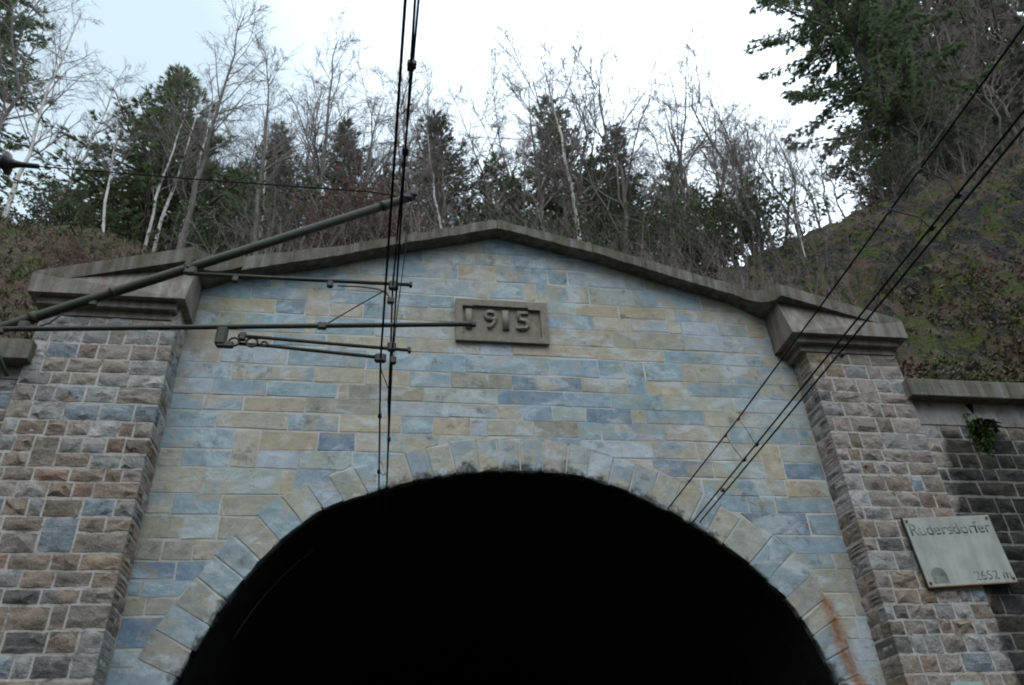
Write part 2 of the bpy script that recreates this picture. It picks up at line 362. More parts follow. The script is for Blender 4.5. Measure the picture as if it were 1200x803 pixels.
def ashlar(poly, y, name, parent, code, joint=.0, proud=.007, depth=.2, rough=.013):
    """poly counter-clockwise seen from the front (x right, z up)"""
    joint = joint or random.choice((.004, .005, .007, .010)); p1 = inset(poly, joint); p2 = inset(p1, .010)
    n = len(poly); j = lambda s: random.uniform(-s, s)
    tilt = (j(.006), j(.006)); c = (sum(a[0] for a in p1) / n, sum(a[1] for a in p1) / n)
    p1 = [(a[0] + j(rough), a[1] + j(rough)) for a in p1]
    v = [(a[0], y + depth, a[1]) for a in p1] + [(a[0], y + .001, a[1]) for a in p1]
    v += [(a[0] + j(rough), y - proud * random.uniform(.5, 1.2) + tilt[0] * (a[0] - c[0]) + tilt[1] * (a[1] - c[1]), a[1] + j(rough)) for a in p2]
    f = []
    for k in range(2):
        for i in range(n): a, b = k * n + i, k * n + (i + 1) % n; f.append((a, b, b + n, a + n))
    f.append(tuple(range(2 * n, 3 * n)))
    o = link(name, mesh(name, v, f), 'ashlar', parent); c_ = stone_color(code)
    if name == 'voussoir': c_ = tuple(a * .66 + b * .34 for a, b in zip(c_[:3], (.27, .295, .295))) + (c_[3],)
    o.color = c_; return o
ACX, ACZ = 1.81, 1.9
# voussoirs: bounding angles with inner and outer radius
VA = [164, 157.6, 153.5, 149.5, 145.2, 141.3, 137.5, 133.3, 129.0, 125.0, 121.4, 117.3, 113.2, 109.0, 105.1, 101.1, 96.7, 92.9, 88.9, 84.7, 80.3, 76.3, 72.0, 68.0, 64.0, 59.8, 55.7, 52.2, 48.5, 43.0, 39.0, 34.8, 30.8, 27.7, 23.3, 19.4]
VC = ['b', 'g', 'b', 'g', 'b', 'b', 'o', 'b', 't', 'b', 'g', 'b', 'ot', 'bt', 't', 'b', 'bt', 'l', 'bt', 't', 'n', 'l', 'b', 'b', 'bt', 't', 'b', 'o', 't', 'b', 'bt', 'g', 'o', 'b', 'b']
RIN = [(164, 4.35), (150, 4.38), (141, 4.46), (133, 4.51), (125, 4.54), (117, 4.42), (105, 4.34), (89, 4.31), (76, 4.37), (64, 4.33), (55, 4.34), (43, 4.41), (35, 4.44), (27, 4.40), (19, 4.3), (0, 4.3)]
ROUT = [(164, 4.94), (158, 4.86), (150, 4.92), (137, 4.96), (128, 5.0), (120, 4.9), (113, 4.82), (100, 4.82), (80, 4.83), (68, 4.82), (59, 4.9), (50, 4.88), (43, 4.98), (38, 5.06), (33, 4.96), (27, 4.84), (20, 4.68), (0, 4.75)]
def interp(tab, a):
    t = sorted(tab); return float(np.interp(a, [x[0] for x in t], [x[1] for x in t]))
rin = lambda a: interp(RIN, a)
rout = lambda a: interp(ROUT, a)
GL = [(-2.98, 9.22), (-2.28, 9.33), (-.85, 9.75), (0, 10.03), (1.70, 10.55)]       # underside of the gable coping
GR = [(1.70, 10.55), (3.38, 10.13), (4.81, 9.68), (5.7, 9.40), (6.55, 9.13)]
PX0, PX1 = -2.98, 6.55
portal = root('portal_wall', (ACX, 0, 0), 'pale blue and tan ashlar gable wall round the dark tunnel mouth', 'wall')
# core of the wall with the arched opening
def outer_hit(a):
    dx, dz = math.cos(a), math.sin(a); best = 99
    poly = [(PX1 + .3, 0), (PX1 + .3, 9.15)] + [(x, z + .04) for x, z in reversed(GR)] + [(x, z + .04) for x, z in reversed(GL[:-1])] + [(PX0 - .3, 9.15), (PX0 - .3, 0)]
    for i in range(len(poly) - 1):
        (x0, z0), (x1, z1) = poly[i], poly[i + 1]; ex, ez = x1 - x0, z1 - z0; den = dx * ez - dz * ex
        if abs(den) < 1e-9: continue
        t = ((x0 - ACX) * ez - (z0 - ACZ) * ex) / den; u = ((x0 - ACX) * dz - (z0 - ACZ) * dx) / den
        if t > 0 and -1e-6 <= u <= 1 + 1e-6: best = min(best, t)
    return ACX + dx * best, ACZ + dz * best
angs = sorted(set([round(x, 3) for x in np.linspace(0, 180, 91)] + [math.degrees(math.atan2(z + .04 - ACZ, x - ACX)) for x, z in GL + GR] + [math.degrees(math.atan2(9.15 - ACZ, x - ACX)) for x in (PX0 - .3, PX1 + .3)]))
inn = [(ACX + 4.34, 0)] + [(ACX + math.cos(R(a)) * (rin(a) + .02), ACZ + math.sin(R(a)) * (rin(a) + .02)) for a in angs] + [(ACX - 4.34, 0)]
outr = [(PX1 + .3, 0)] + [outer_hit(R(a)) for a in angs] + [(PX0 - .3, 0)]
n = len(inn); V = []
for y in (-.001, .62): V += [(x, y, z) for x, z in inn] + [(x, y, z) for x, z in outr]
F = []
for i in range(n - 1):
    F += [(i, i + 1, n + i + 1, n + i), (2 * n + i, 3 * n + i, 3 * n + i + 1, 2 * n + i + 1), (n + i, n + i + 1, 3 * n + i + 1, 3 * n + i), (i, 2 * n + i, 2 * n + i + 1, i + 1)]
link('mortar_core', mesh('mortar_core', V, F), 'mortar', portal)
for k in range(len(VA) - 1):
    a1, a0 = VA[k], VA[k + 1]; poly = []
    er = random.uniform(-.02, .03)
    for a in (a0, (a0 + a1) / 2, a1): poly.append((ACX + math.cos(R(a)) * (rin(a) - .012 + random.uniform(-.015, .012)), ACZ + math.sin(R(a)) * (rin(a) - .012)))
    for a in (a1, a0): poly.append((ACX + math.cos(R(a)) * (rout(a) + er), ACZ + math.sin(R(a)) * (rout(a) + er)))
    if area(poly) < 0: poly.reverse()
    ashlar(poly, 0, 'voussoir', portal, VC[k], joint=.006, proud=.016, depth=.5, rough=.016)
for sx in (-1, 1):                                             # the jambs below the picture
    a = 164 if sx < 0 else 19.4; z = ACZ + math.sin(R(a)) * 4.4; k = 0
    while z > .02:
        h = min(z, random.uniform(.38, .5)); z2 = z - h; xi = lambda q: ACX + sx * (math.sqrt(max(.1, 4.34 ** 2 - (q - ACZ) ** 2)) if q > ACZ else 4.34)
        wd = .62 if k % 2 else .48; poly = [(xi(z2), z2), (xi(z2) + sx * wd, z2), (xi(z) + sx * wd, z), (xi(z), z)]
        if area(poly) < 0: poly.reverse()
        ashlar(poly, 0, 'voussoir', portal, random.choice(['b', 'g', 't', 'l']), proud=.02, depth=.5, rough=.01); z = z2; k += 1
# coursed ashlar, course by course from the top, in metres: (z top, z bottom, [x start, (x end, colour), ...])
CS = [
 (10.6, 10.18, [-0.47, (0.6, 't'), (1.45, 'nt'), (2.26, 'b'), (2.71, 'bt'), (3.47, 'b')]),
 (10.18, 9.92, [-1.41, (-0.62, 'n'), (-0.21, 'b'), (0.46, 'b'), (1.32, 'nt'), (1.92, 'bt'), (2.72, 'b'), (3.06, 'bt'), (4.04, 'l')]),
 (9.92, 9.6, [-2.43, (-1.67, 'b'), (-1.25, 'n'), (-0.89, 'b'), (-0.55, 't'), (-0.19, 'bt'), (1.04, 'bt'), (1.67, 'o'), (2.55, 'b'), (2.89, 'bt'), (3.88, 'l'), (4.23, 'bt'), (4.64, 'g'), (5.39, 'b')]),
 (9.6, 9.24, [-2.98, (-2.76, 'n'), (-1.87, 'b'), (-1.7, 't'), (-0.74, 'b'), (-0.04, 'bt'), (1.33, 'l'), (1.53, 't'), (2.12, 'b'), (2.32, 't'), (3.22, 'bn'), (4.12, 'n'), (5.17, 'b'), (5.75, 'g'), (6.55, 'l')]),
 (9.24, 8.99, [-2.98, (-3.04, 'g'), (-2.15, 'b'), (-2.04, 't'), (-1.32, 'b'), (-0.97, 'T'), (-0.17, 'b'), (0.57, 'bt'), (0.98, 'b'), (2.47, 'P'), (2.97, 'n'), (3.7, 'o'), (4.52, 'o'), (4.66, 't'), (5.67, 'bo'), (6.55, 't')]),
 (8.99, 8.73, [-2.98, (-2.97, 'g'), (-1.76, 'o'), (-1.32, 'd'), (-0.95, 'T'), (-0.44, 't'), (-0.04, 'b'), (0.27, 't'), (0.98, 'g'), (2.45, 'P'), (3.25, 'b'), (3.88, 't'), (4.51, 'lt'), (4.73, 't'), (5.39, 'l'), (5.9, 'n'), (6.21, 'o'), (6.55, 'l')]),
 (8.73, 8.39, [-2.98, (-2.92, 'g'), (-2.16, 'n'), (-1.29, 'b'), (-1.15, 't'), (-0.24, 'b'), (0.98, 'l'), (2.43, 'P'), (3.53, 't'), (4.74, 'g'), (6.55, 'l')]),
 (8.39, 8.15, [-2.98, (-2.51, 'o'), (-1.73, 't'), (-0.96, 'b'), (-0.64, 't'), (0.25, 'o'), (1.0, 'bt'), (1.36, 't'), (1.87, 'l'), (3.27, 'o'), (4.34, 'o'), (6.01, 'b'), (6.55, 't')]),
 (8.15, 7.81, [-2.98, (-2.43, 't'), (-1.49, 'l'), (-0.34, 'b'), (1.14, 'b'), (1.27, 't'), (2.44, 'b'), (3.23, 'b'), (3.64, 'b'), (4.0, 'U'), (4.61, 'b'), (4.82, 't'), (5.43, 'nt'), (6.55, 'bt')]),
 (7.81, 7.54, [-2.98, (-2.23, 'b'), (-2.06, 'o'), (-1.08, 'bt'), (-0.35, 't'), (0.3, 't'), (0.91, 'bt'), (1.84, 'g'), (2.92, 'd'), (3.6, 'gt'), (3.95, 'U'), (4.62, 'o'), (5.86, 'b'), (6.55, 'bt')]),
 (7.54, 7.28, [-2.98, (-2.46, 'l'), (-1.71, 'b'), (-1.62, 't'), (-0.73, 'b'), (-0.58, 't'), (0.52, 'g'), (1.6, 'n'), (2.63, 'd'), (3.36, 'b'), (4.17, 'b'), (5.35, 'nt'), (6.55, 'l')]),
 (7.28, 7.03, [-2.98, (-2.53, 'b'), (-2.0, 'bo'), (-1.15, 'o'), (-0.1, 'g'), (0.88, 'l'), (1.97, 'bt'), (2.43, 'b'), (2.94, 'n'), (3.65, 'd'), (3.88, 't'), (4.8, 'b'), (5.71, 't'), (6.55, 'n')]),
 (7.03, 6.75, [-2.98, (-2.92, 't'), (-2.31, 'b'), (-1.36, 't'), (-0.66, 'bt'), (0.2, 'ob'), (0.66, 'b'), (1.2, 'o'), (1.43, 'l'), (2.12, 't'), (2.8, 'g'), (3.15, 'b'), (3.24, 't'), (4.13, 'b'), (5.16, 't'), (6.28, 'b'), (6.55, 'b')]),
 (6.75, 6.45, [-2.98, (-2.07, 'b'), (-1.72, 'V'), (-0.93, 'o'), (-0.42, 'd'), (-0.08, 't'), (0.75, 'bt'), (1.79, 't'), (2.8, 'b'), (3.9, 'l'), (4.59, 'bt'), (5.61, 't'), (5.95, 'W'), (6.55, 'n')]),
 (6.45, 6.17, [-2.98, (-2.68, 't'), (-2.03, 'b'), (-1.69, 'V'), (-1.16, 'l'), (-0.44, 'n'), (0.22, 'b'), (2.9, 'l'), (3.87, 't'), (4.79, 'd'), (5.57, 'n'), (5.88, 'W'), (6.55, 'd')]),
]
CSL = [
 (6.17, 5.8, [-2.98, (-2.35, 'nb'), (-1.36, 'n'), (-1.18, 't'), (-0.57, 'b')]),
 (5.8, 5.51, [-2.98, (-2.97, 'g'), (-2.66, 'bt'), (-2.08, 'b'), (-1.2, 'gt')]),
 (5.51, 5.18, [-2.98, (-2.49, 'g'), (-2.05, 'n'), (-1.59, 'g')]),
 (5.18, 4.92, [-2.98, (-2.68, 'gb'), (-2.31, 'g'), (-1.87, 't')]),
 (4.92, 4.68, [-2.98, (-2.47, 'd'), (-1.93, 'd')]),
 (4.68, 4.47, [-2.98, (-2.82, 'b'), (-2.75, 'g'), (-2.09, 'b')]),
 (4.47, 4.24, [-2.98, (-2.73, 'g'), (-2.25, 'g')]),
 (4.24, 3.88, [-2.98, (-2.88, 'd'), (-2.34, 'd')]),
 (3.88, 3.67, [-2.98, (-2.87, 'g'), (-2.43, 'n')]),
 (3.67, 3.34, [-2.98, (-2.76, 'b'), (-2.43, 'b')]),
]
CSR = [
 (6.17, 5.9, [3.83, (4.57, 'l'), (5.42, 'b'), (5.54, 't'), (5.86, 'bo'), (6.55, 'o')]),
 (5.9, 5.65, [4.73, (5.21, 'b'), (5.63, 'bt'), (6.55, 'b')]),
 (5.65, 5.31, [4.93, (6.07, 'd'), (6.17, 't'), (6.55, 'b')]),
 (5.31, 5.06, [5.12, (6.55, 'b')]),
 (5.06, 4.82, [5.31, (5.65, 'b'), (6.3, 'b'), (6.55, 'g')]),
 (4.82, 4.5, [5.49, (6.55, 'g')]),
 (4.5, 4.19, [5.66, (6.41, 't'), (6.55, 'g')]),
 (4.19, 3.9, [5.7, (6.38, 't'), (6.55, 'l')]),
 (3.9, 3.6, [5.74, (6.55, 'l')]),
 (3.6, 3.3, [5.71, (6.55, 'l')]),
]

TALL = [(-1.32, -.96, 8.73, 9.24, 't'), (3.64, 3.975, 7.54, 8.15, 'b'), (-2.05, -1.705, 6.17, 6.75, 't'), (5.585, 5.915, 6.17, 6.75, 'o')]
TX = dict(T=0, U=1, V=2, W=3)
random.seed(5)
def lower(zs, x0, x1):
    rows = []; z = zs
    while z > .05:
        zb = max(0, z - random.uniform(.24, .36)); x = x0; l = [x0]
        while x < x1 - .05: x = min(x1, x + random.uniform(.4, .95)); l.append((x if x1 - x > .2 else x1, random.choice(['b', 'b', 'g', 't', 'd']))); x = l[-1][0]
        rows.append((z, zb, l)); z = zb
    return rows
CSL += lower(3.34, -2.98, -2.3); CSR += lower(3.3, 5.6, 6.55)
def gable_clip(p):
    for seg in (GL, GR):
        for (xa, za), (xb, zb) in zip(seg[:-1], seg[1:]):
            if min(q[0] for q in p) < xb and max(q[0] for q in p) > xa:
                nx, nz = (zb - za), -(xb - xa); L = math.hypot(nx, nz); nx /= L; nz /= L
                p = clip(p, nx, nz, nx * xa + nz * (za + .03))
                if len(p) < 3: return p
    return p
def wall_stone(x0, x1, zb, zt, code):
    p = [(x0, zb), (x1, zb), (x1, zt), (x0, zt)]
    if zt > 9.0: p = gable_clip(p)
    if len(p) < 3: return
    cx, cz = sum(a[0] for a in p) / len(p) - ACX, sum(a[1] for a in p) / len(p) - ACZ
    if cz > -.3:
        r = math.hypot(cx, cz); a = math.degrees(math.atan2(cz, cx)); p = clip(p, cx / r, cz / r, (ACX * cx + ACZ * cz) / r + rout(a) - .03)
        if len(p) < 3: return
    q = []
    for v in p:
        if not q or math.hypot(v[0] - q[-1][0], v[1] - q[-1][1]) > .03: q.append(v)
    if len(q) > 2 and math.hypot(q[0][0] - q[-1][0], q[0][1] - q[-1][1]) < .03: q.pop()
    if len(q) < 3 or area(q) < .012: return
    xs_, zs_ = [v[0] for v in q], [v[1] for v in q]
    if min(max(xs_) - min(xs_), max(zs_) - min(zs_)) < .07: return
    ashlar(q, 0, 'stone', portal, code)
for zt, zb, l in CS + CSL + CSR:
    x = l[0]
    for k, (xe, c) in enumerate(l[1:]):
        if c in 'TUVW': x = TALL[TX[c]][1]; continue
        if k + 2 < len(l) and l[k + 2][1] in 'TUVW': xe = TALL[TX[l[k + 2][1]]][0]
        if c == 'P': x = 2.47; continue
        if xe - x < .135: continue
        j = random.uniform(-.01, .01); k2 = random.uniform(-.01, .01)
        wall_stone(x, xe, zb + j, zt + k2, c); x = xe
for t in TALL: wall_stone(*t)
# gable coping: a sweep in slabs; each station (x, y front, z bottom, z top)
def slab(st, name, parent, mat='coping', yb=.4):
    v = []; f = []
    for x, y, zb, zt in st: v += [(x, y, zb), (x, y - .012, zt), (x, yb, zt + .05), (x, yb, zb)]
    for i in range(len(st) - 1):
        for k in range(4): a, b = i * 4 + k, i * 4 + (k + 1) % 4; f.append((a, b, b + 4, a + 4))
    m_ = (len(st) - 1) * 4; f += [(3, 2, 1, 0), (m_, m_ + 1, m_ + 2, m_ + 3)]
    return link(name, mesh(name, v, f), mat, parent)
def line(x, tab): return interp(tab, x)
CB = [(-2.28, 9.33), (-.84, 9.745), (-.05, 10.02), (1.70, 10.545), (3.38, 10.13), (4.81, 9.67), (5.67, 9.42)]
CT = [(-2.33, 9.575), (-.85, 9.93), (-.05, 10.185), (1.66, 10.725), (3.39, 10.305), (4.85, 9.86), (5.72, 9.64)]
cuts = [-2.3, -1.55, -.66, .15, .95, 1.68, 2.45, 3.3, 4.2, 5.0, 5.67]
for a, b in zip(cuts[:-1], cuts[1:]):
    st = []
    for t in np.linspace(0, 1, 6):
        x = a + .006 + (b - a - .012) * t; st.append((x, -.27 + random.uniform(-.01, .01), line(x, CB) + random.uniform(-.007, .007), line(x, CT) + random.uniform(-.014, .01)))
    slab(st, 'coping_stone', portal)
SW = [(5.676, -.27, 9.421, 9.642), (5.82, -.28, 9.34, 9.55), (5.945, -.31, 9.275, 9.487), (6.06, -.38, 9.20, 9.435), (6.15, -.47, 9.152, 9.402), (6.215, -.57, 9.125, 9.385), (6.262, -.69, 9.13, 9.372)]
slab([(x, -.255, line(x, CB) + .004, line(x, CT) - .012) for x in np.linspace(-2.3, 5.7, 60)], 'coping_bedding', portal)
slab(SW, 'coping_scroll', portal)
slab([(2 * 1.70 - x - .03 * i / 6, y, z0 - .02, z1 + (.02 if i else -.03)) for i, (x, y, z0, z1) in enumerate(SW)][::-1], 'coping_scroll', portal)

# ------------------------------------------------------------------ tunnel behind the opening
bore = root('tunnel_bore', (ACX, 8, 0), 'pitch dark sooty vaulted tunnel running into the hill', 'tunnel')
pa = [(ACX + 4.25, 0)] + [(ACX + math.cos(R(a)) * (rin(a) - .05), ACZ + math.sin(R(a)) * (rin(a) - .05)) for a in range(0, 181, 4)] + [(ACX - 4.25, 0)]
yy = [.02, .5, 1, 2, 3.5, 6, 10, 16, 25, 40, 60, 90]; V = []; F = []
for i, y in enumerate(yy):
    for x, z in pa:
        k = 0 if i < 2 else 1; V.append((x + k * random.uniform(-.035, .035), y, z + k * random.uniform(-.035, .02)))
m_ = len(pa)
for i in range(len(yy) - 1):
    for k in range(m_ - 1): F.append((i * m_ + k, i * m_ + k + 1, (i + 1) * m_ + k + 1, (i + 1) * m_ + k))
F.append(tuple(range((len(yy) - 1) * m_, len(yy) * m_)))
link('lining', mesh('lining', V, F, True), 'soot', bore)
link('cable', pipe([(ACX + math.cos(R(a)) * (rin(a) - .1), .9, ACZ + math.sin(R(a)) * (rin(a) - .1)) for a in range(148, 127, -2)], .013, 6), 'darkmetal', bore)
link('cable', pipe([(4.36, 3, 6.05), (4.35, 3, 5.8), (4.32, 3, 5.46)], .006, 6), 'steel', bore)

# ------------------------------------------------------------------ rock-faced masonry of pilasters and wing walls
RP = dict(grey=(.25, .255, .255), blue=(.20, .25, .285), brown=(.22, .167, .13), ochre=(.25, .19, .13), pink=(.27, .22, .208), rust=(.25, .155, .11), pale=(.36, .355, .35), dark=(.10, .098, .095), taupe=(.235, .20, .165))
def rock(x0, x1, z0, z1, yf, name, parent, col, rough=.035, yback=None, side=0, jt=.013):
    """rock-faced block: proud uneven face inside a drafted margin; side = -1/1 dresses that return face too"""
    x0 += jt; x1 -= jt; z0 += jt; z1 -= jt; yb = yf + .12 if yback is None else yback
    if side < 0: x0 -= jt - .002
    if side > 0: x1 += jt - .002
    nx = 4 if x1 - x0 > .22 else 3; nz = 3; V = []; F = []; rr = lambda a, b: random.uniform(a, b)
    for iz in range(nz + 1):
        for ix in range(nx + 1):
            inner = 0 < ix < nx and 0 < iz < nz
            u = ix / nx; t = iz / nz
            if 0 < ix < nx: u += rr(-.3, .3) / nx
            if 0 < iz < nz: t += rr(-.3, .3) / nz
            if not inner and not (side and ix in (0, nx)): u = min(1, max(0, u + rr(-.025, .025))); t = min(1, max(0, t + rr(-.04, .04)))
            y = yf - (rr(-.15, 1) * rough if inner else rr(-.12, .12) * rough)
            V.append((x0 + (x1 - x0) * u, y, z0 + (z1 - z0) * t))
    w_ = nx + 1; idx = lambda ix, iz: iz * w_ + ix
    for iz in range(nz):
        for ix in range(nx):
            a, b, c, d = idx(ix, iz), idx(ix + 1, iz), idx(ix + 1, iz + 1), idx(ix, iz + 1)
            F += [(a, b, c), (a, c, d)] if random.random() < .5 else [(a, b, d), (b, c, d)]
    per = [idx(i, 0) for i in range(nx + 1)] + [idx(nx, i) for i in range(1, nz + 1)] + [idx(i, nz) for i in range(nx - 1, -1, -1)] + [idx(0, i) for i in range(nz - 1, 0, -1)]
    b0 = len(V)
    for i in per: V.append((V[i][0], yb, V[i][2]))
    for k in range(len(per)):
        a, b = per[k], per[(k + 1) % len(per)]; va, vb = V[a], V[b]
        onside = side and abs(va[0] - vb[0]) < (x1 - x0) * .2 and ((side < 0 and va[0] < (x0 + x1) / 2) or (side > 0 and va[0] > (x0 + x1) / 2))
        if onside:
            m1 = len(V); V.append(((va[0] + vb[0]) / 2 + side * rr(-.2, .6) * rough, yf + (yb - yf) * rr(.3, .7), (va[2] + vb[2]) / 2))
            p, q = b0 + k, b0 + (k + 1) % len(per); F += [(b, a, m1), (a, p, m1), (p, q, m1), (q, b, m1)]
        else: F.append((b, a, b0 + k, b0 + (k + 1) % len(per)))
    me_ = mesh(name, V, F); me_.polygons.foreach_set('use_smooth', [i < nx * nz * 2 for i in range(len(F))]); ps = set(per)
    for e in me_.edges:
        a_, b_ = e.vertices
        if (a_ in ps and b_ in ps) or a_ >= b0 or b_ >= b0 or random.random() < .3: e.use_edge_sharp = True
    o = link(name, me_, 'rubble', parent)
    c = np.array(RP[col]) * random.uniform(.74, 1.2); o.color = (*c, random.uniform(.58, .75) if col in ('grey', 'blue', 'pale') else 1.); return o
def courses(z1, z0, lo=.18, hi=.275):
    z = z1; r = []
    while z > z0 + .02:
        b = z - random.uniform(lo, hi)
        if b < z0 + .1: b = z0
        r.append((b, z)); z = b
    return r
def pick(wt):
    k = random.random() * sum(wt.values())
    for c, q in wt.items():
        k -= q
        if k <= 0: return c
    return c
def fill(x0, x1, rows, yf, parent, wt, inner=0, yback=None, rough=.04, lo=.17, hi=.46):
    skip = []                                                  # tall stones spanning two courses
    for i, (b, t) in enumerate(rows):
        x = x0; cells = [s for s in skip if s[2] == i]; q = random.uniform(.12, .3)
        first = True
        while x < x1 - .02:
            blk = next((s for s in cells if abs(s[0] - x) < .001), None)
            if blk: x = blk[1]; first = False; continue
            nxt = min([s[0] for s in cells if s[0] > x + .001] + [x1])
            e = x + random.uniform(lo, hi) * (.6 if first and i % 2 else 1)
            if nxt - e < .17: e = nxt
            sd = -1 if (inner < 0 and x == x0) else 1 if (inner > 0 and e >= x1 - .001) else 0
            bb = b
            if not sd and i + 1 < len(rows) and random.random() < .08 and e - x < .4 and rows[i][1] - rows[i + 1][0] < .46:
                bb = rows[i + 1][0]; skip.append((x, e, i + 1))
            yq = yback if random.random() < .45 else yf + random.uniform(.16, .3)
            rock(x, e, bb + random.uniform(-.008, .012), t + random.uniform(-.012, .008), yf, 'stone', parent, pick(wt(t, (x + e) / 2)), rough, yq if sd else None, sd)
            if sd and yq != yback:                             # a second stone closes the return face
                so_ = rock(yq - .012, yback + .03, bb, t, 0, 'stone', parent, pick(wt(t, x)), .03)
                for v in so_.data.vertices: v.co = Vector(((x1 if sd > 0 else x0) - sd * (v.co.y + .004), v.co.x, v.co.z))
                if sd < 0: so_.data.flip_normals()
            x = e; first = False
random.seed(21)
wl = lambda z, x: dict(blue=2.4, grey=4.4, pale=2.0, taupe=1.3, pink=.6, ochre=.15, brown=.2) if z > 6.8 else dict(grey=1.5, blue=1.1, brown=3, ochre=1.0, pink=1.3, taupe=1.4, rust=.5, pale=.5) if z > 5.4 else dict(grey=.7, blue=.6, brown=4, ochre=.7, taupe=2, pink=.8, dark=.6, rust=.35)
wr = lambda z, x: dict(pink=3, taupe=2.4, grey=1.5, blue=.2, brown=1.6, dark=.4, pale=.3, ochre=.3)
ww = lambda z, x: dict(grey=2, taupe=2, dark=1.5, brown=1, blue=.6)
YP = -.45
def pilaster(x0, x1, inner, wt, label):
    p = root('pilaster', ((x0 + x1) / 2, YP, 0), label, 'pilaster', 'rock-faced pilasters flanking the tunnel mouth')
    link('mortar_core', box(x0 + .006, x1 - .006, YP + .005, .55, 0, 8.44), 'rubble_mortar', p)
    fill(x0, x1, courses(8.20, 0), YP, p, wt, inner, .02)
    return p
pl = pilaster(-4.77, -2.98, 1, wl, 'left pilaster of rough grey and brown blocks beside the arch')
pr_ = pilaster(6.55, 8.12, -1, wr, 'right pilaster of pinkish grey rough blocks beside the metal sign')
def cap(parent, poly, tipi, s, mold):
    """poly: BL, BR, RT, T, LT (T = tip of the pediment wedge); the wedge triangle leans back"""
    yf = -.68; (bl, br, hi_out, tip, hi_in) = poly
    # block below the pediment with a weathered, leaning tympanum
    v = []; ring = [bl, br, hi_out, tip, hi_in]; ys_ = [yf, yf, yf, yf, yf + .19]
    for (x, z), y in zip(ring, ys_): v.append((x, y, z))
    for (x, z) in ring: v.append((x, .3, z))
    if s > 0: faces = [(0, 3, 4), (0, 1, 3), (1, 2, 3)]
    else: faces = [(1, 4, 3), (0, 1, 3), (0, 3, 2)]
    order = [0, 1, 2, 3, 4] if s > 0 else [0, 1, 4, 3, 2]
    for i in range(5):
        a, b = order[i], order[(i + 1) % 5]; faces.append((a, 5 + a, 5 + b, b) if True else 0)
    c = link('cap_block', mesh('cap_block', v, faces), 'cap', parent)
    # raking coping over the tympanum
    return c
def prism(front, y0, y1, name):
    n_ = len(front); v = [(x, y0, z) for x, z in front] + [(x, y1, z) for x, z in front]
    f = [tuple(range(n_)), tuple(range(2 * n_ - 1, n_ - 1, -1))] + [(i, n_ + i, n_ + (i + 1) % n_, (i + 1) % n_) for i in range(n_)]
    me = mesh(name, v, f); bm = bmesh.new(); bm.from_mesh(me); bmesh.ops.recalc_face_normals(bm, faces=bm.faces[:]); bm.to_mesh(me); bm.free(); return me
for p, s, BL, BR, OUT, TIP, INB, INT in ((pr_, 1, (6.272, 8.405), (8.28, 8.405), (8.285, 8.765), (7.85, 8.668), (6.268, 9.13), (6.266, 9.365)),
                                    (pl, -1, (-4.926, 8.415), (-2.885, 8.425), (-4.943, 8.76), (-4.459, 8.672), (-2.865, 9.14), (-2.861, 9.395))):
    cap(p, (BL, BR, OUT, TIP, INB), 0, s, 0)
    cp = [INB, TIP, (OUT[0], OUT[1] - .02), OUT, INT]
    link('cap_coping', prism(cp if s < 0 else cp[::-1], -.683, .34, 'cap_coping'), 'coping', p)
    lo_, hi_ = (BL[0] + .10, BR[0] - .12)
    link('cap_moulding', box(lo_, hi_, -.575, .3, 8.30, 8.412, .006), 'cap', p)
    link('cap_neck', box(lo_ + .08, hi_ - .06, -.475, .3, 8.19, 8.31, .006), 'cap', p)
def wing(x0, x1, yf, wt, label, band):
    q = root('wing_wall', ((x0 + x1) / 2, yf, 0), label, 'wall', 'low wing walls beside the pilasters')
    link('mortar_core', box(x0, x1, yf + .006, .3, 0, 7.42), 'rubble_mortar', q)
    link('render_band', box(x0 + .02, x1, yf - .012, yf + .1, band, 7.385, .004), 'render', q)
    rows = courses(band, 0)
    if x0 > 0: fill(x0 + .02, 13.4, [r for r in rows if r[1] > 2.7], yf, q, wt, lo=.24, hi=.62)
    else: fill(-8.2, x1 - .02, [r for r in rows if r[1] > 2.4], yf, q, wt)
    for k in range(4):
        a = (x0 - .08 + k * 1.75) if x0 > 0 else (x1 + .1 - k * 1.75)
        b = a + 1.74 if x0 > 0 else a - 1.74
        link('coping_stone', box(min(a, b), max(a, b), -.6 + random.uniform(-.006, .006), .3, 7.38, 7.69, .012), 'coping', q)
    a = x0 - .08 + 7 if x0 > 0 else x0
    link('coping_stone', box(a if x0 > 0 else x0, x1 if x0 > 0 else x1 + .1 - 7, -.6, .3, 7.38, 7.69, .012), 'coping', q)
    return q
random.seed(33)
wing(8.12, 21, -.38, ww, 'dark wet wing wall to the right behind the metal sign', 6.98)
wing(-17, -4.77, -.36, wl, 'left wing wall under a stone coping at the picture edge', 7.2)

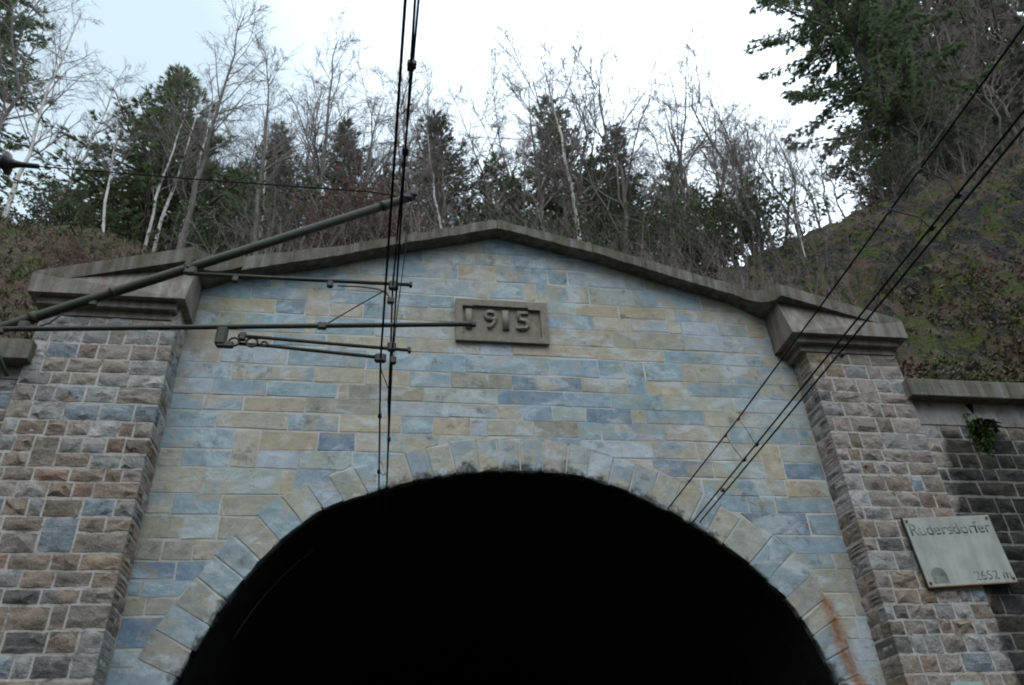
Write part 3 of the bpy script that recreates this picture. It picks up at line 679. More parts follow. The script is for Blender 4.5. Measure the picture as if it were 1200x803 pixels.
# ------------------------------------------------------------------ date plaque and signs
def text_mesh(body, size, ext=0., off=0., bev=0.):
    cu = bpy.data.curves.new('lettering', 'FONT'); cu.body = body; cu.size = size; cu.extrude = ext; cu.offset = off; cu.bevel_depth = bev
    ob = bpy.data.objects.new('tmp', cu); COL.objects.link(ob); dg = bpy.context.evaluated_depsgraph_get(); dg.update()
    me = bpy.data.meshes.new_from_object(ob.evaluated_get(dg)); bpy.data.objects.remove(ob); bpy.data.curves.remove(cu); return me
def text_at(body, x0, x1, z0, z1, y, mat, parent, name, ext=.002, off=0., roll=0., pivot=None):
    me = text_mesh(body, 1., 0, off); co = [v.co.copy() for v in me.vertices]
    ax, bx = min(c.x for c in co), max(c.x for c in co); az, bz = min(c.y for c in co), max(c.y for c in co)
    bm = bmesh.new(); bm.from_mesh(me)
    for v in bm.verts:
        x = x0 + (v.co.x - ax) / (bx - ax) * (x1 - x0); z = z0 + (v.co.y - az) / (bz - az) * (z1 - z0)
        if pivot:
            dx, dz = x - pivot[0], z - pivot[1]; x, z = pivot[0] + dx * math.cos(roll) - dz * math.sin(roll), pivot[1] + dx * math.sin(roll) + dz * math.cos(roll)
        v.co = Vector((x, y, z))
    r = bmesh.ops.extrude_face_region(bm, geom=bm.faces[:])
    for g_ in r['geom']:
        if isinstance(g_, bmesh.types.BMVert): g_.co.y -= ext
    bmesh.ops.recalc_face_normals(bm, faces=bm.faces[:]); me.materials.clear(); bm.to_mesh(me); bm.free()
    return link(name, me, mat, parent)
pq = root('date_plaque', (1.72, -.06, 8.36), 'carved grey brown date plaque reading 1915 in the gable', 'plaque')
x0, x1, z0, z1 = .985, 2.46, 8.365, 9.162
# frame whose opening is stepped at its upper corners
inner = [(1.095, 8.475), (2.35, 8.475), (2.35, 9.01), (2.155, 9.01), (2.155, 9.045), (1.27, 9.045), (1.27, 9.03), (1.095, 9.03)]
bm = bmesh.new(); outer = [(x0, z0), (x1, z0), (x1, z1), (x0, z1)]
def loop(pts, y): return [bm.verts.new((x, y, z)) for x, z in pts]
# faces of the frame in strips round the opening
def quad(pts, y): bm.faces.new(loop(pts, y))
quad([(x0, z0), (x1, z0), (2.35, 8.475), (1.095, 8.475)], -.075); quad([(x1, z0), (x1, z1), (2.35, 9.01), (2.35, 8.475)], -.075)
quad([(x1, z1), (x0, z1), (1.095, 9.03), (1.27, 9.03), (1.27, 9.045), (2.155, 9.045), (2.155, 9.01), (2.35, 9.01)], -.075); quad([(x0, z1), (x0, z0), (1.095, 8.475), (1.095, 9.03)], -.075)
for ring_, a, b in ((inner, -.075, -.012), (outer, .05, -.075)):
    for i in range(len(ring_)):
        p, q = ring_[i], ring_[(i + 1) % len(ring_)]; bm.faces.new([bm.verts.new((p[0], a, p[1])), bm.verts.new((q[0], a, q[1])), bm.verts.new((q[0], b, q[1])), bm.verts.new((p[0], b, p[1]))])
bmesh.ops.remove_doubles(bm, verts=bm.verts[:], dist=.0005); bmesh.ops.recalc_face_normals(bm, faces=bm.faces[:])
me = bpy.data.meshes.new('frame'); bm.to_mesh(me); bm.free(); link('frame', me, 'plaque', pq)
panel = link('panel', box(1.05, 2.4, -.014, .05, 8.44, 9.08), 'plaque', pq)
for ch, a, b in (('1', 1.15, 1.25), ('9', 1.44, 1.655), ('1', 1.735, 1.835), ('5', 1.95, 2.175)):
    text_at(ch, a, b, 8.62, 8.985, -.012, 'digit', panel, 'digit', ext=.042, off=.006)
sg_ = root('metal_sign', (7.9, -.5, 4.4), 'weathered grey sheet metal sign lettered with 2652 m on the right wall', 'sign')
roll = R(3.0); piv = (7.9, 4.93)
def rz(x, z): dx, dz = x - piv[0], z - piv[1]; return piv[0] + dx * math.cos(roll) - dz * math.sin(roll), piv[1] + dx * math.sin(roll) + dz * math.cos(roll)
def rot_me(me):
    for v in me.vertices: x, z = rz(v.co.x, v.co.z); v.co.x = x; v.co.z = z
    return me
plate = link('plate', rot_me(box(7.215, 8.59, -.528, -.505, 4.46, 5.42, .004)), 'sign', sg_)
link('rim', rot_me(box(7.212, 8.593, -.532, -.5, 4.447, 4.462)), 'rust', sg_)
link('rim', rot_me(box(7.203, 7.217, -.532, -.5, 4.447, 5.425)), 'darkmetal', sg_)  # dark strip that paints in the shading on the plate's left edge
for bx_ in (7.26, 8.54):
    for bz in (4.51, 5.375):
        x, z = rz(bx_, bz); link('bolt', lathe((x, -.528, z), (x, -.545, z), [(0, .021), (.7, .021), (1, .012)], 8), 'rust', plate)
        link('bracket', rot_me(box(bx_ - .03, bx_ + .03, -.506, -.36, bz - .03, bz + .03)), 'darkmetal', sg_)
text_at('Rudersdorfer', 7.265, 8.535, 5.165, 5.34, -.5285, 'letter', plate, 'lettering', .0015, .008, roll, piv)
text_at('2652 m', 7.97, 8.53, 4.515, 4.645, -.5285, 'letter', plate, 'lettering', .0015, .008, roll, piv)
ic = [(7.32, 4.5), (7.555, 4.5)] + [(7.4375 + .1175 * math.cos(R(a)), 4.61 + .105 * math.sin(R(a))) for a in range(0, 181, 20)]
link('tunnel_symbol', rot_me(prism(ic, -.5300, -.5285, 'tunnel_symbol')), 'letter', plate)
s2 = root('small_sign', (7.32, -.5, 3.0), 'small pale green plate at the lower edge below the metal sign', 'sign')
link('plate', box(7.10, 7.54, -.515, -.5, 2.9, 3.245, .003), 'signgreen', s2); link('bracket', box(7.2, 7.44, -.5, -.4, 3.0, 3.06), 'darkmetal', s2)

# ------------------------------------------------------------------ overhead line
YC = -3.7
mast = root('catenary_mast', (-5.0, YC, 0), 'green painted steel mast carrying the cantilever beside the track', 'mast')
link('column', box(-5.02, -4.98, YC - .11, YC + .11, 0, 9.2), 'mast', mast)
for sx in (-1, 1): link('flange', box(-5 + sx * .12 - .015, -5 + sx * .12 + .015, YC - .13, YC + .13, .002, 9.2), 'mast', mast)
link('footing', box(-5.4, -4.6, YC - .4, YC + .4, -.3, .35, .03), 'ground', mast)
can = root('catenary_cantilever', (-4.9, YC, 5.8), 'dark green tubular cantilever arm reaching in from the left over the arch', 'catenary arm')
V3 = lambda x, z, dy=0: (x, YC + dy, z)
link('stay_tube', pipe([V3(-4.86, 4.98), V3(-3.436, 5.778), V3(-1.975, 6.585), V3(.175, 7.775)], .047, 14), 'tube', can)
link('registration_tube', pipe([V3(-3.6, 5.735, -.03), V3(-3.29, 5.759, -.03), V3(.821, 6.067, -.03)], .024, 12), 'tube', can)
link('registration_arm', pipe([V3(-1.972, 6.492, -.03), V3(.179, 6.514, -.03)], .02, 10), 'tube', can)
link('steady_arm', pipe([V3(-1.40, 5.80, -.03), V3(.182, 5.722, -.03)], .017, 10), 'tube', can)
link('steady_arm', pipe([V3(-1.39, 5.742, .02), V3(-1.1, 5.72, 0), V3(-.087, 5.632, -.02)], .017, 10), 'tube', can)
link('tie_rod', pipe([V3(-3.7, 7.797), V3(-2, 7.782), V3(-.3, 7.79), V3(.06, 7.745)], .008, 6), 'wire', can)
link('insulator', lathe(V3(-4.45, 7.827), V3(-3.66, 7.796), [(0, .05), (.1, .10), (.16, .05), (.26, .11), (.33, .05), (.44, .12), (.5, .055), (.58, .06), (.62, .125), (.665, .06), (.72, .04), (.8, .03), (1, .026)], 16), 'porcelain', can)
link('insulator', lathe(V3(-4.86, 4.98), V3(-4.2, 5.35), [(0, .05), (.15, .05), (.2, .11), (.3, .06), (.4, .11), (.5, .06), (.6, .11), (.7, .06), (.8, .11), (.9, .06), (1, .05)], 16), 'porcelain', can)
link('tie_rod', pipe([V3(-4.88, 7.845), V3(-4.4, 7.826)], .014, 8), 'darkmetal', can)
link('brace', pipe([V3(-3.62, 5.92), V3(-3.24, 5.298)], .016, 8), 'darkmetal', can)
link('tag_plate', box(-3.475, -3.395, YC - .07, YC - .06, 5.54, 5.63), 'steel', can)
def collar(x, z, ang, r, l=.07, mat='tube'):
    dx, dz = math.cos(ang) * l / 2, math.sin(ang) * l / 2; return link('collar', pipe([V3(x - dx, z - dz), V3(x + dx, z + dz)], r, 14), mat, can)
ta = math.atan2(7.775 - 5.778, .175 + 3.436)
for x in (-3.2, -1.98, -.15): collar(x, 5.778 + (x + 3.436) * math.tan(ta), ta, .056, .06)
collar(-2.6, 6.24, ta, .054, .04)
def block(x, z, w_, h, d=.05, dy=-.03, mat='darkmetal', name='clamp'):
    return link(name, box(x - w_ / 2, x + w_ / 2, YC + dy - d / 2, YC + dy + d / 2, z - h / 2, z + h / 2, min(w_, h) * .18), mat, can)
block(-3.24, 5.80, .10, .10); block(-3.42, 5.73, .09, .07); block(-1.95, 6.53, .12, .10); block(-1.98, 6.60, .06, .14); block(-2.74, 6.10, .07, .06, dy=.0)
link('hanger_loop', pipe([V3(-3.18, 5.79), V3(-3.05, 5.86), V3(-2.96, 5.985)], .009, 6), 'darkmetal', can)
for x, z in ((-1.52, 6.455), (-.62, 6.46)): block(x, z, .06, .075)
block(-1.545, 5.78, .10, .2, .07, mat='tube', name='bracket'); block(-1.50, 5.69, .15, .06); block(-1.36, 5.79, .06, .09)
def ring(x, z, r):
    return link('eye', pipe([V3(x + math.cos(R(a)) * r, z + math.sin(R(a)) * r, -.02) for a in range(0, 361, 30)], .012, 6, caps=False), 'darkmetal', can)
ring(-1.43, 5.735, .045); ring(-1.27, 5.74, .05); ring(-1.16, 5.728, .025)
block(.80, 6.066, .05, .055); block(.172, 6.514, .03, .05); block(.178, 5.722, .03, .05); block(-.655, 5.955, .09, .08)
link('wire_strut', pipe([V3(-.65, 5.97), V3(-.36, 6.22), V3(-.085, 6.445)], .006, 6), 'wire', can)
block(.165, 7.80, .10, .11); block(.10, 7.735, .10, .07); block(.0, 6.49, .10, .12); block(-.02, 6.3, .07, .075); block(.01, 5.75, .085, .1); block(.03, 5.60, .06, .08); block(-.09, 5.618, .11, .10)
link('jumper', pipe([V3(.14, 7.83), V3(.10, 8.0), V3(0, 8.12)], .006, 6), 'wire', can)
link('jumper', pipe([V3(.148, 7.745), V3(.10, 6.9), V3(.05, 6.2), V3(.032, 5.82)], .0055, 6), 'wire', can)
link('jumper', pipe([V3(-.55, 6.47), V3(-.35, 6.475), V3(-.16, 6.46), V3(-.07, 6.42), V3(-.02, 6.34)], .007, 6), 'wire', can)
def oh(name, loc, label):
    return root(name, loc, label, 'overhead line', 'overhead lines into the tunnel')
lw = oh('overhead_line', (0, -6, 5.6), 'overhead wires of the left track running straight up past the cantilever tip')
def sagline(pts, r, nm, par):
    P = []
    for i in range(len(pts) - 1):
        a, b = Vector(pts[i]), Vector(pts[i + 1])
        for t in np.linspace(0, 1, 9)[:-1]: q = a.lerp(b, t); q.z -= .012 * 4 * t * (1 - t) * min(1, (a - b).length / 10); P.append(q)
    P.append(Vector(pts[-1])); return link(nm, pipe(P, r, 8), 'wire', par)
sagline([(0.02, -40, 5.66), (-.01, -7.4, 5.655), (-.0875, YC, 5.618), (-.06, -.55, 5.62), (-.06, 30, 5.6)], .0095, 'contact_wire', lw)
sagline([(0.3, -40, 5.8), (.045, -7.35, 5.75), (.02, YC, 5.735), (.037, -.45, 5.67), (.037, 30, 5.66)], .008, 'contact_wire', lw)
sagline([(0.9, -40, 7.4), (.086, -6.6, 7.0), (-.008, YC, 6.478), (.037, -.1, 5.97), (.04, 30, 5.9)], .0095, 'carrier_wire', lw)
def wclamp(par, x, y, z, s=.05, nm='wire_clamp'): return link(nm, box(x - s / 2, x + s / 2, y - s * .8, y + s * .8, z - s / 2, z + s / 2, s * .2), 'darkmetal', par)
for y in (-6.9, -6.2, -5.2): 
    x = .045 + (y + 7.35) * -.0068; wclamp(lw, x, y, 5.75, .045)
for y, x in ((-6.05, .075), (-5.15, .04)):
    z = 6.478 + (7.0 - 6.478) * (y + 3.7) / -2.9; wclamp(lw, x, y, z, .045)
for y, x, z in ((-2.6, -.078, 5.618), (-1.9, .03, 5.7), (-1.2, -.07, 5.62)): wclamp(lw, x, y, z, .04)
link('dropper', pipe([(.06, -6.6, 5.76), (.0, -6.35, 5.95), (-.01, -6.2, 6.2), (.07, -6.05, 6.9)], .0045, 6), 'wire', lw)
link('dropper', pipe([(-.01, -3.5, 6.42), (.0, -3.1, 6.1), (.0, -2.5, 5.85), (.03, -1.9, 5.71)], .006, 6), 'wire', lw)
link('dropper', pipe([(-.09, -3.6, 5.6), (.02, -2.9, 5.72), (.03, -2.4, 5.72)], .005, 6), 'wire', lw)
link('dropper', pipe([(-.07, -1.2, 5.62), (-.02, -1.1, 5.62), (.03, -1.0, 5.69)], .005, 6), 'wire', lw)
rw = oh('overhead_line', (4.3, -6, 5.5), 'overhead wires of the right track slanting up to the right picture edge')
sagline([(3.2, -40, 5.75), (4.098, -7.127, 5.62), (4.319, 0, 5.497), (4.33, 30, 5.45)], .0095, 'contact_wire', rw)
sagline([(3.3, -40, 5.75), (4.202, -6.993, 5.62), (4.421, 0, 5.498), (4.44, 30, 5.45)], .0095, 'contact_wire', rw)
CW = [(4.0, -40, 8.4), (4.26, -7.326, 6.30), (4.29, -6.03, 6.265), (4.19, -2.2, 5.96), (3.973, 0, 5.681), (3.96, 30, 5.62)]
sagline(CW, .009, 'carrier_wire', rw)
def cwat(y):
    t = [(p[1], p) for p in CW]; return [float(np.interp(y, [a for a, _ in t], [p[k] for _, p in t])) for k in (0, 2)]
for y, y2 in ((-6.0, -6.35), (-5.55, -6.0), (-2.2, -2.35), (-1.85, -1.95)):
    x, z = cwat(y); wclamp(rw, x, y, z - .01, .03); xb = 4.319 + (4.098 - 4.319) * y2 / -7.127; zb = 5.497 + .0173 * -y2
    wclamp(rw, xb + .02, y2, zb, .035)
    link('dropper', pipe([(x, y, z), (x + .03, (y + y2) / 2, (z + zb) / 2 + .02), (xb, y2, zb)], .006 if y < -4 else .004, 6), 'wire', rw)
x, z = cwat(-.75); wclamp(rw, x, -.75, z, .03)
for y in (-4.3, -1.0): wclamp(rw, 4.41 + .03 * y, y, 5.56 + .009 * y, .04)

# ------------------------------------------------------------------ vegetation
def norm(a): return a / np.maximum(np.linalg.norm(a, axis=-1, keepdims=True), 1e-9)
def perp(d, rng):
    r = rng.normal(size=d.shape); r -= d * (r * d).sum(-1, keepdims=True); return norm(r)
def branch_level(P, Rd, rng, n, t0, t1, lenf, ang, segs, up, rf, rmin, wob):
    """children of every polyline in P (K, m, 3) with radii Rd (K, m)"""
    K, m, _ = P.shape; k = np.repeat(np.arange(K), n); t = rng.uniform(t0, t1, K * n)
    s = t * (m - 1); i = np.minimum(s.astype(int), m - 2); f = (s - i)[:, None]
    o = P[k, i] * (1 - f) + P[k, i + 1] * f; d = norm(P[k, i + 1] - P[k, i]); L0 = np.linalg.norm(np.diff(P, axis=1), axis=2).sum(1)[k]
    r = (Rd[k, i] * (1 - f[:, 0]) + Rd[k, i + 1] * f[:, 0]) * rf
    a = np.radians(rng.normal(ang[0], ang[1], K * n))[:, None]; d = norm(d * np.cos(a) + perp(d, rng) * np.sin(a))
    L = (L0 * lenf * rng.uniform(.55, 1.15, K * n) * (1.15 - .6 * t))[:, None] / segs
    Q = [o]; 
    for q in range(segs):
        d = norm(d + np.array([0, 0, up]) + rng.normal(0, wob, d.shape)); Q.append(Q[-1] + d * L)
    Q = np.stack(Q, 1); rr = np.maximum(r, rmin)[:, None] * np.linspace(1, .35, segs + 1)[None]
    return Q, np.maximum(rr, rmin * .6)
def tubes(P, Rd, n):
    return tube_arrays(P[:, :-1].reshape(-1, 3), P[:, 1:].reshape(-1, 3), Rd[:, :-1].ravel(), Rd[:, 1:].ravel(), n)
def bare_meshes(seed, kind):
    """a leafless tree about 12 m tall as (trunk mesh, crown mesh)"""
    rng = np.random.default_rng(seed); H = 12.; m = 12
    z = np.linspace(0, H, m); lean = rng.normal(0, .03, 2)
    wob = np.cumsum(rng.normal(0, .055 if kind == 'birch' else .15, (m, 2)), 0); wob -= wob[0]
    T = np.concatenate([wob + lean * z[:, None], z[:, None]], 1)[None]; r0 = .085 if kind == 'birch' else .10
    TR = (r0 * np.linspace(1, .1, m) ** .9)[None]
    if kind == 'birch':
        L1 = branch_level(T, TR, rng, 24, .34, .97, .24, (36, 9), 5, .07, .5, .010, .12)
        L2 = branch_level(*L1, rng, 7, .2, .98, .5, (38, 12), 4, .02, .6, .006, .16)
        L3 = branch_level(*L2, rng, 6, .2, 1, .6, (36, 14), 3, -.08, .7, .0042, .18)
        ex = []
    else:
        L1 = branch_level(T, TR, rng, 14, .28, .95, .42, (38, 10), 6, .10, .55, .016, .15)
        L2 = branch_level(*L1, rng, 7, .2, .98, .48, (40, 12), 5, .06, .62, .010, .17)
        L3 = branch_level(*L2, rng, 7, .2, 1, .5, (42, 14), 3, .05, .65, .006, .2)
        L4 = branch_level(*L3, rng, 3, .2, 1, .6, (40, 14), 2, .04, .7, .0042, .2); ex = [tubes(*L4, 3)]
    v, f = tubes(T, TR, 8); tm = fast_mesh('trunk', v, f, True)
    v, f = join([tubes(*L1, 5), tubes(*L2, 4), tubes(*L3, 3)] + ex); cm = fast_mesh('crown', v, f, True)
    return tm, cm
def spray_tris(o, d, rng, n, L, wdt, flat=.35, droop=-.25):
    """narrow needle-covered shoots fanning from points o along d"""
    K = len(o); o = np.repeat(o, n, 0); d = np.repeat(d, n, 0)
    d = norm(d + perp(d, rng) * rng.uniform(.1, .8, (K * n, 1)) * np.array([1, 1, flat]) + np.array([0, 0, droop]) * rng.uniform(0, 1, (K * n, 1)))
    l = (L * rng.uniform(.5, 1.2, K * n))[:, None]; s = norm(np.cross(d, rng.normal(size=d.shape))) * (wdt * rng.uniform(.6, 1.3, K * n))[:, None]
    mid = o + d * l * .5; tip = o + d * l; V = np.stack([o, mid + s, tip, mid - s], 1).reshape(-1, 3)
    return V, np.arange(K * n * 4).reshape(-1, 4)
def conifer_meshes(seed, H, Rm, n, low=.12, den=9, sl=.42, sw=.05, power=.8, droop=-.12, ns=6, tr=.012, lat=.24):
    rng = np.random.default_rng(seed); t = low + (1 - low) * rng.uniform(0, 1, n) ** 1.15; h = t * H
    L = Rm * np.clip(1 - (t - low) / (1 - low), .02, 1) ** power * rng.uniform(.55, 1.15, n) + .12; az = rng.uniform(0, 2 * np.pi, n)
    L *= 1 + .22 * np.sin(az * 2 + seed) * np.sin(h * 1.1 + seed)
    el = np.radians(np.interp(t, [0, .6, 1], [-16, 5, 34]) + rng.normal(0, 7, n)); m = 6
    out_ = np.stack([np.cos(az), np.sin(az), 0 * az], 1); P = [np.stack([0 * h, 0 * h, h], 1)]
    for k in range(m):
        e = el + np.radians(-10 + 22 * k / m) ; d = out_ * np.cos(e)[:, None]; d[:, 2] = np.sin(e); P.append(P[-1] + d * (L / m)[:, None])
    P = np.stack(P, 1); Rd = (.012 + .012 * L)[:, None] * np.linspace(1, .25, m + 1)[None]
    cnt = np.maximum(3, (L * den)).astype(int); k = np.repeat(np.arange(n), cnt); s = rng.uniform(.12, 1, len(k)) * m; i = np.minimum(s.astype(int), m - 1); f = (s - i)[:, None]
    o = P[k, i] * (1 - f) + P[k, i + 1] * f; d = norm(P[k, i + 1] - P[k, i]); side = np.cross(d, [0, 0, 1.]) * rng.choice([-1, 1], (len(k), 1)); o = o + side * (rng.uniform(0, 1, (len(k), 1)) ** 1.3 * lat * (L[k] * (1.05 - s / m))[:, None]) + np.array([0, 0, 1.]) * rng.normal(-.03, .05, (len(k), 1)); d = norm(d * .75 + side * rng.uniform(.2, 1, (len(k), 1)))
    V, F = spray_tris(o, d, rng, ns, sl, sw, .4, droop)
    bt = tubes(P, Rd, 4); z = np.linspace(0, H, 9); T = np.stack([0 * z, 0 * z, z], 1)[None]; TR = (H * tr * np.linspace(1, .06, 9))[None]
    v, f = tubes(T, TR, 8); tm = fast_mesh('trunk', v, f, True); bm_ = fast_mesh('branches', *bt, True); fm = fast_mesh('crown', V, F)
    return tm, bm_, fm
def plant_tree(name, label, cat, group, loc, top, meshes, mats, H0, yaw, wide=1.):
    o = bpy.data.objects.new(name, None); COL.objects.link(o); o.location = loc; props(o, label, cat, group)
    ax = Vector(top) - Vector(loc); s = ax.length / H0; q = Vector((0, 0, 1)).rotation_difference(ax.normalized())
    o.rotation_mode = 'QUATERNION'; o.rotation_quaternion = q @ Matrix.Rotation(yaw, 3, 'Z').to_quaternion(); o.scale = (s * wide, s * wide, s)
    for me, mt, nm in zip(meshes, mats, ('trunk', 'branches', 'crown') if len(meshes) == 3 else ('trunk', 'crown')):
        if not me.materials: me.materials.append(M[mt])
        c = bpy.data.objects.new(nm, me); COL.objects.link(c); c.parent = o
    return o
BIR = [bare_meshes(100 + i, 'birch') for i in range(3)]
DEC = [bare_meshes(200 + i, 'oak') for i in range(5)]
random.seed(3)
GB, GD, GC = 'birches above the portal', 'bare broadleaf trees above the portal', 'conifers above the portal'
birches = [(-11.24, 9, 17.01, -11.37, 28.51, 'white birch leaning at the far left edge above the bank'), (-10.62, 10, 17.06, -10.65, 27.49, 'white birch between the left edge and the large bushy conifer'),
 (-7.97, 8, 16.17, -8.36, 23.53, 'slim short birch leaning in front of the large bushy conifer at its left side'), (-6.99, 8, 15.98, -7.12, 23.28, 'pale birch in front of the large bushy conifer, leftmost of three close trunks'),
 (-7.04, 9, 16.17, -7.01, 25.73, 'pale birch in front of the large bushy conifer, middle of three close trunks'), (-6.31, 9, 16.02, -6.5, 25.81, 'pale birch in front of the large bushy conifer, rightmost of three close trunks'),
 (-4.04, 9, 15.57, -4.3, 24.73, 'lone white birch with a straight trunk above the left end of the gable'), (1.67, 9, 15.56, 1.35, 25.08, 'thin white birch just left of the gable peak'),
 (6.83, 10, 15.74, 7.07, 31.35, 'tall white trunked birch right of the gable peak'), (11.84, 6, 15.75, 12.23, 18.7, 'short pale birch stem above the right pilaster')]
for i, (x, y, z, xt, zt, lb) in enumerate(birches):
    plant_tree('birch_tree', lb, 'tree', GB, (x, y, z - .3), (xt, y, zt), BIR[i % 3], ('birch', 'twig_birch'), 12.6, random.uniform(0, 6))
decs = [(-5.53, 11, 16.23, -5.78, 28.05, 1, 'wide bare tree right of the large bushy conifer'), (-3.0, 12, 16.1, -3.78, 30.23, 0, 'tall bare tree left of the hanging wires'), (-1.63, 13, 16.28, -1.8, 31.27, 2, 'bare tree just left of the hanging wires'),
 (1.13, 13, 16.28, 1.25, 31.44, 3, 'bare tree just right of the hanging wires'), (3.11, 12, 16.1, 3.26, 30.46, 4, 'bare bushy tree behind the gable peak'), (6.14, 11, 15.92, 3.94, 32.23, 0, 'bare tree leaning left out of the forest top near the centre'),
 (8.23, 11, 16.04, 9.4, 33.18, 1, 'tall bare tree right of the tall birch'), (10.71, 13, 17.69, 12.63, 35.53, 2, 'bare tree behind the right half of the gable'), (11.13, 9, 17.19, 11.31, 30.36, 3, 'large open branched bare tree against white sky, right of centre'),
 (12.15, 12, 18.26, 14.39, 32.48, 4, 'slender bare tree beside the open branched tree'), (12.48, 9, 17.89, 13.86, 26.35, 0, 'low twiggy tree at the foot of the right slope'), (13.37, 8, 18.17, 13.9, 24.66, 1, 'bushy bare tree left of the great spruce'),
 (15.24, 9, 19.32, 16.06, 25.62, 2, 'twiggy bare tree below the great spruce'), (15.99, 8, 19.53, 16.87, 24.57, 3, 'low bare bush on the skyline of the right slope'), (22.14, 10, 23.09, 26.91, 42.08, 4, 'brown twiggy tree right beside the great spruce'),
 (26.42, 12, 25.68, 33.16, 47.87, 0, 'brown leaning tree second from the right edge'), (24.92, 9, 24.36, 30.91, 42.08, 1, 'dark leaning tree at the top right on the skyline'), (28.53, 11, 26.59, 35.81, 44.85, 2, 'leaning tree at the far right edge'),
 (-12.36, 9, 17.23, -14.91, 32.93, 3, 'dark bare tree overhanging the top left corner'), (-8.1, 16, 17.64, -8.67, 35.1, 4, 'bare tree far behind the large bushy conifer'), (-5.42, 17, 17.28, -5.83, 34.51, 0, 'distant bare tree behind the lone white birch'),
 (-.31, 17, 17.0, -.8, 36.64, 1, 'distant bare tree behind the hanging wires'), (5.99, 17, 17, 6.67, 38.54, 2, 'distant bare tree behind the central conifer'), (9.09, 17, 17.56, 9.98, 39.84, 3, 'distant tall bare tree behind the tall birch'), (15.63, 15, 20.61, 17.06, 35.37, 4, 'distant bare tree left of the great spruce'),
 (20.3, 8, 21.6, 23.6, 34.5, 1, 'dense brown twiggy tree hiding the foot of the great spruce'), (23.3, 7.5, 23.2, 27.5, 35.0, 3, 'dense twiggy tree in front of the right skyline'),
 (17.6, 7, 19.7, 18.6, 27.0, 0, 'bushy bare tree in front of the trunk of the great spruce'), (19.6, 6.6, 20.4, 21.2, 28.5, 2, 'low bushy tree on the skyline right of the spruce trunk'), (21.6, 6.8, 21.8, 23.6, 30.0, 4, 'low dense tree on the right skyline between the leaning trees'), (14.9, 10, 18.9, 15.6, 27.5, 3, 'open bare tree against the sky just left of the great spruce'), (16.4, 10.5, 19.9, 17.2, 28.0, 1, 'open bare tree in the gap below the great spruce'), (12.6, 7, 17.3, 13.4, 24.5, 4, 'low spreading bare tree behind the coping scroll'),
 (14.6, 7, 18.2, 15.2, 23.5, 1, 'small bare bush where the right slope meets the sky')]
for i, (x, y, z, xt, zt, k, lb) in enumerate(decs):
    plant_tree('bare_tree', lb, 'tree', GD, (x, y, z - .3), (xt, y, zt), DEC[k], ('trunk_dark', 'twig'), 14.4, random.uniform(0, 6), 1.0)
SAP = [bare_meshes(500 + i, 'birch') for i in range(3)]
for tm_, cm_ in SAP: tm_.materials.append(M['trunk_dark']); cm_.materials.append(M['twig'])
for i in range(34):
    x = -6.5 + 19.5 * (i + random.uniform(0, .9)) / 34; y = random.choice((6.5, 8, 10, 12, 14)) + random.uniform(-1, 1); z = terr(x, y); h = random.uniform(5.5, 10.5) * (1 if x < 8 else .8)
    plant_tree('sapling_tree', 'thin grey bare sapling in the thicket above the portal', 'tree', 'thin saplings above the portal', (x, y, z - .3), (x + random.uniform(-.8, .8), y, z + h), SAP[i % 3], ('trunk_dark', 'twig'), 12., random.uniform(0, 6), 1.15)
for i in range(40):
    x = -10 + 29 * (i + random.uniform(0, .9)) / 40; y = random.uniform(15, 24); z = terr(x, y)
    plant_tree('bare_tree', 'faint bare tree in the forest far behind the portal', 'tree', 'distant bare trees behind the portal', (x, y, z - .3), (x + random.uniform(-1, 1), y, z + random.uniform(8.5, 14)), DEC[i % 5], ('trunk_dark', 'twig'), 12., random.uniform(0, 6), 1.2)
CON = [conifer_meshes(300, 11, 4.6, 400, .02, 16, .2, .014, .95, -.1, 10), conifer_meshes(301, 11, 3.3, 280, .02, 17, .2, .014, .75, -.12, 10), conifer_meshes(302, 11, 3.0, 270, .02, 17, .2, .014, .7, -.12, 10)]
cons = [(-15.6, 12, 18.09, -16.4, 36.47, 2, .75, 'needle', 'dark tall conifer at the far left edge'), (-8.3, 12, 16.5, -8.88, 29.2, 0, 1.15, 'needle', 'large bushy dark green conifer left of centre'), (-4.03, 12, 16, -4.68, 26.35, 1, .9, 'needle_brown', 'dull conifer behind the lone white birch'),
 (-1.92, 13, 16.1, -2.33, 28.08, 1, .95, 'needle_brown', 'dull conifer left of the hanging wires'), (1.76, 12, 15.9, 1.47, 27.79, 2, 1.0, 'needle_brown', 'dull conifer right of the hanging wires'), (6.52, 13, 16.1, 6.57, 31.03, 1, .9, 'needle', 'pointed central conifer with a green top'),
 (8.67, 13, 16.5, 9.43, 29.36, 2, .9, 'needle_brown', 'conifer right of the central conifer'), (10.71, 12, 17.3, 11.44, 26.31, 1, 1.0, 'needle', 'low green conifer above the right half of the gable'), (3.99, 14, 16.3, 4.2, 27.86, 2, .9, 'needle', 'low conifer behind the gable peak'), (31.61, 13, 28.3, 34.5, 55, 1, 1.1, 'needle_brown', 'dull conifer at the far right edge')]
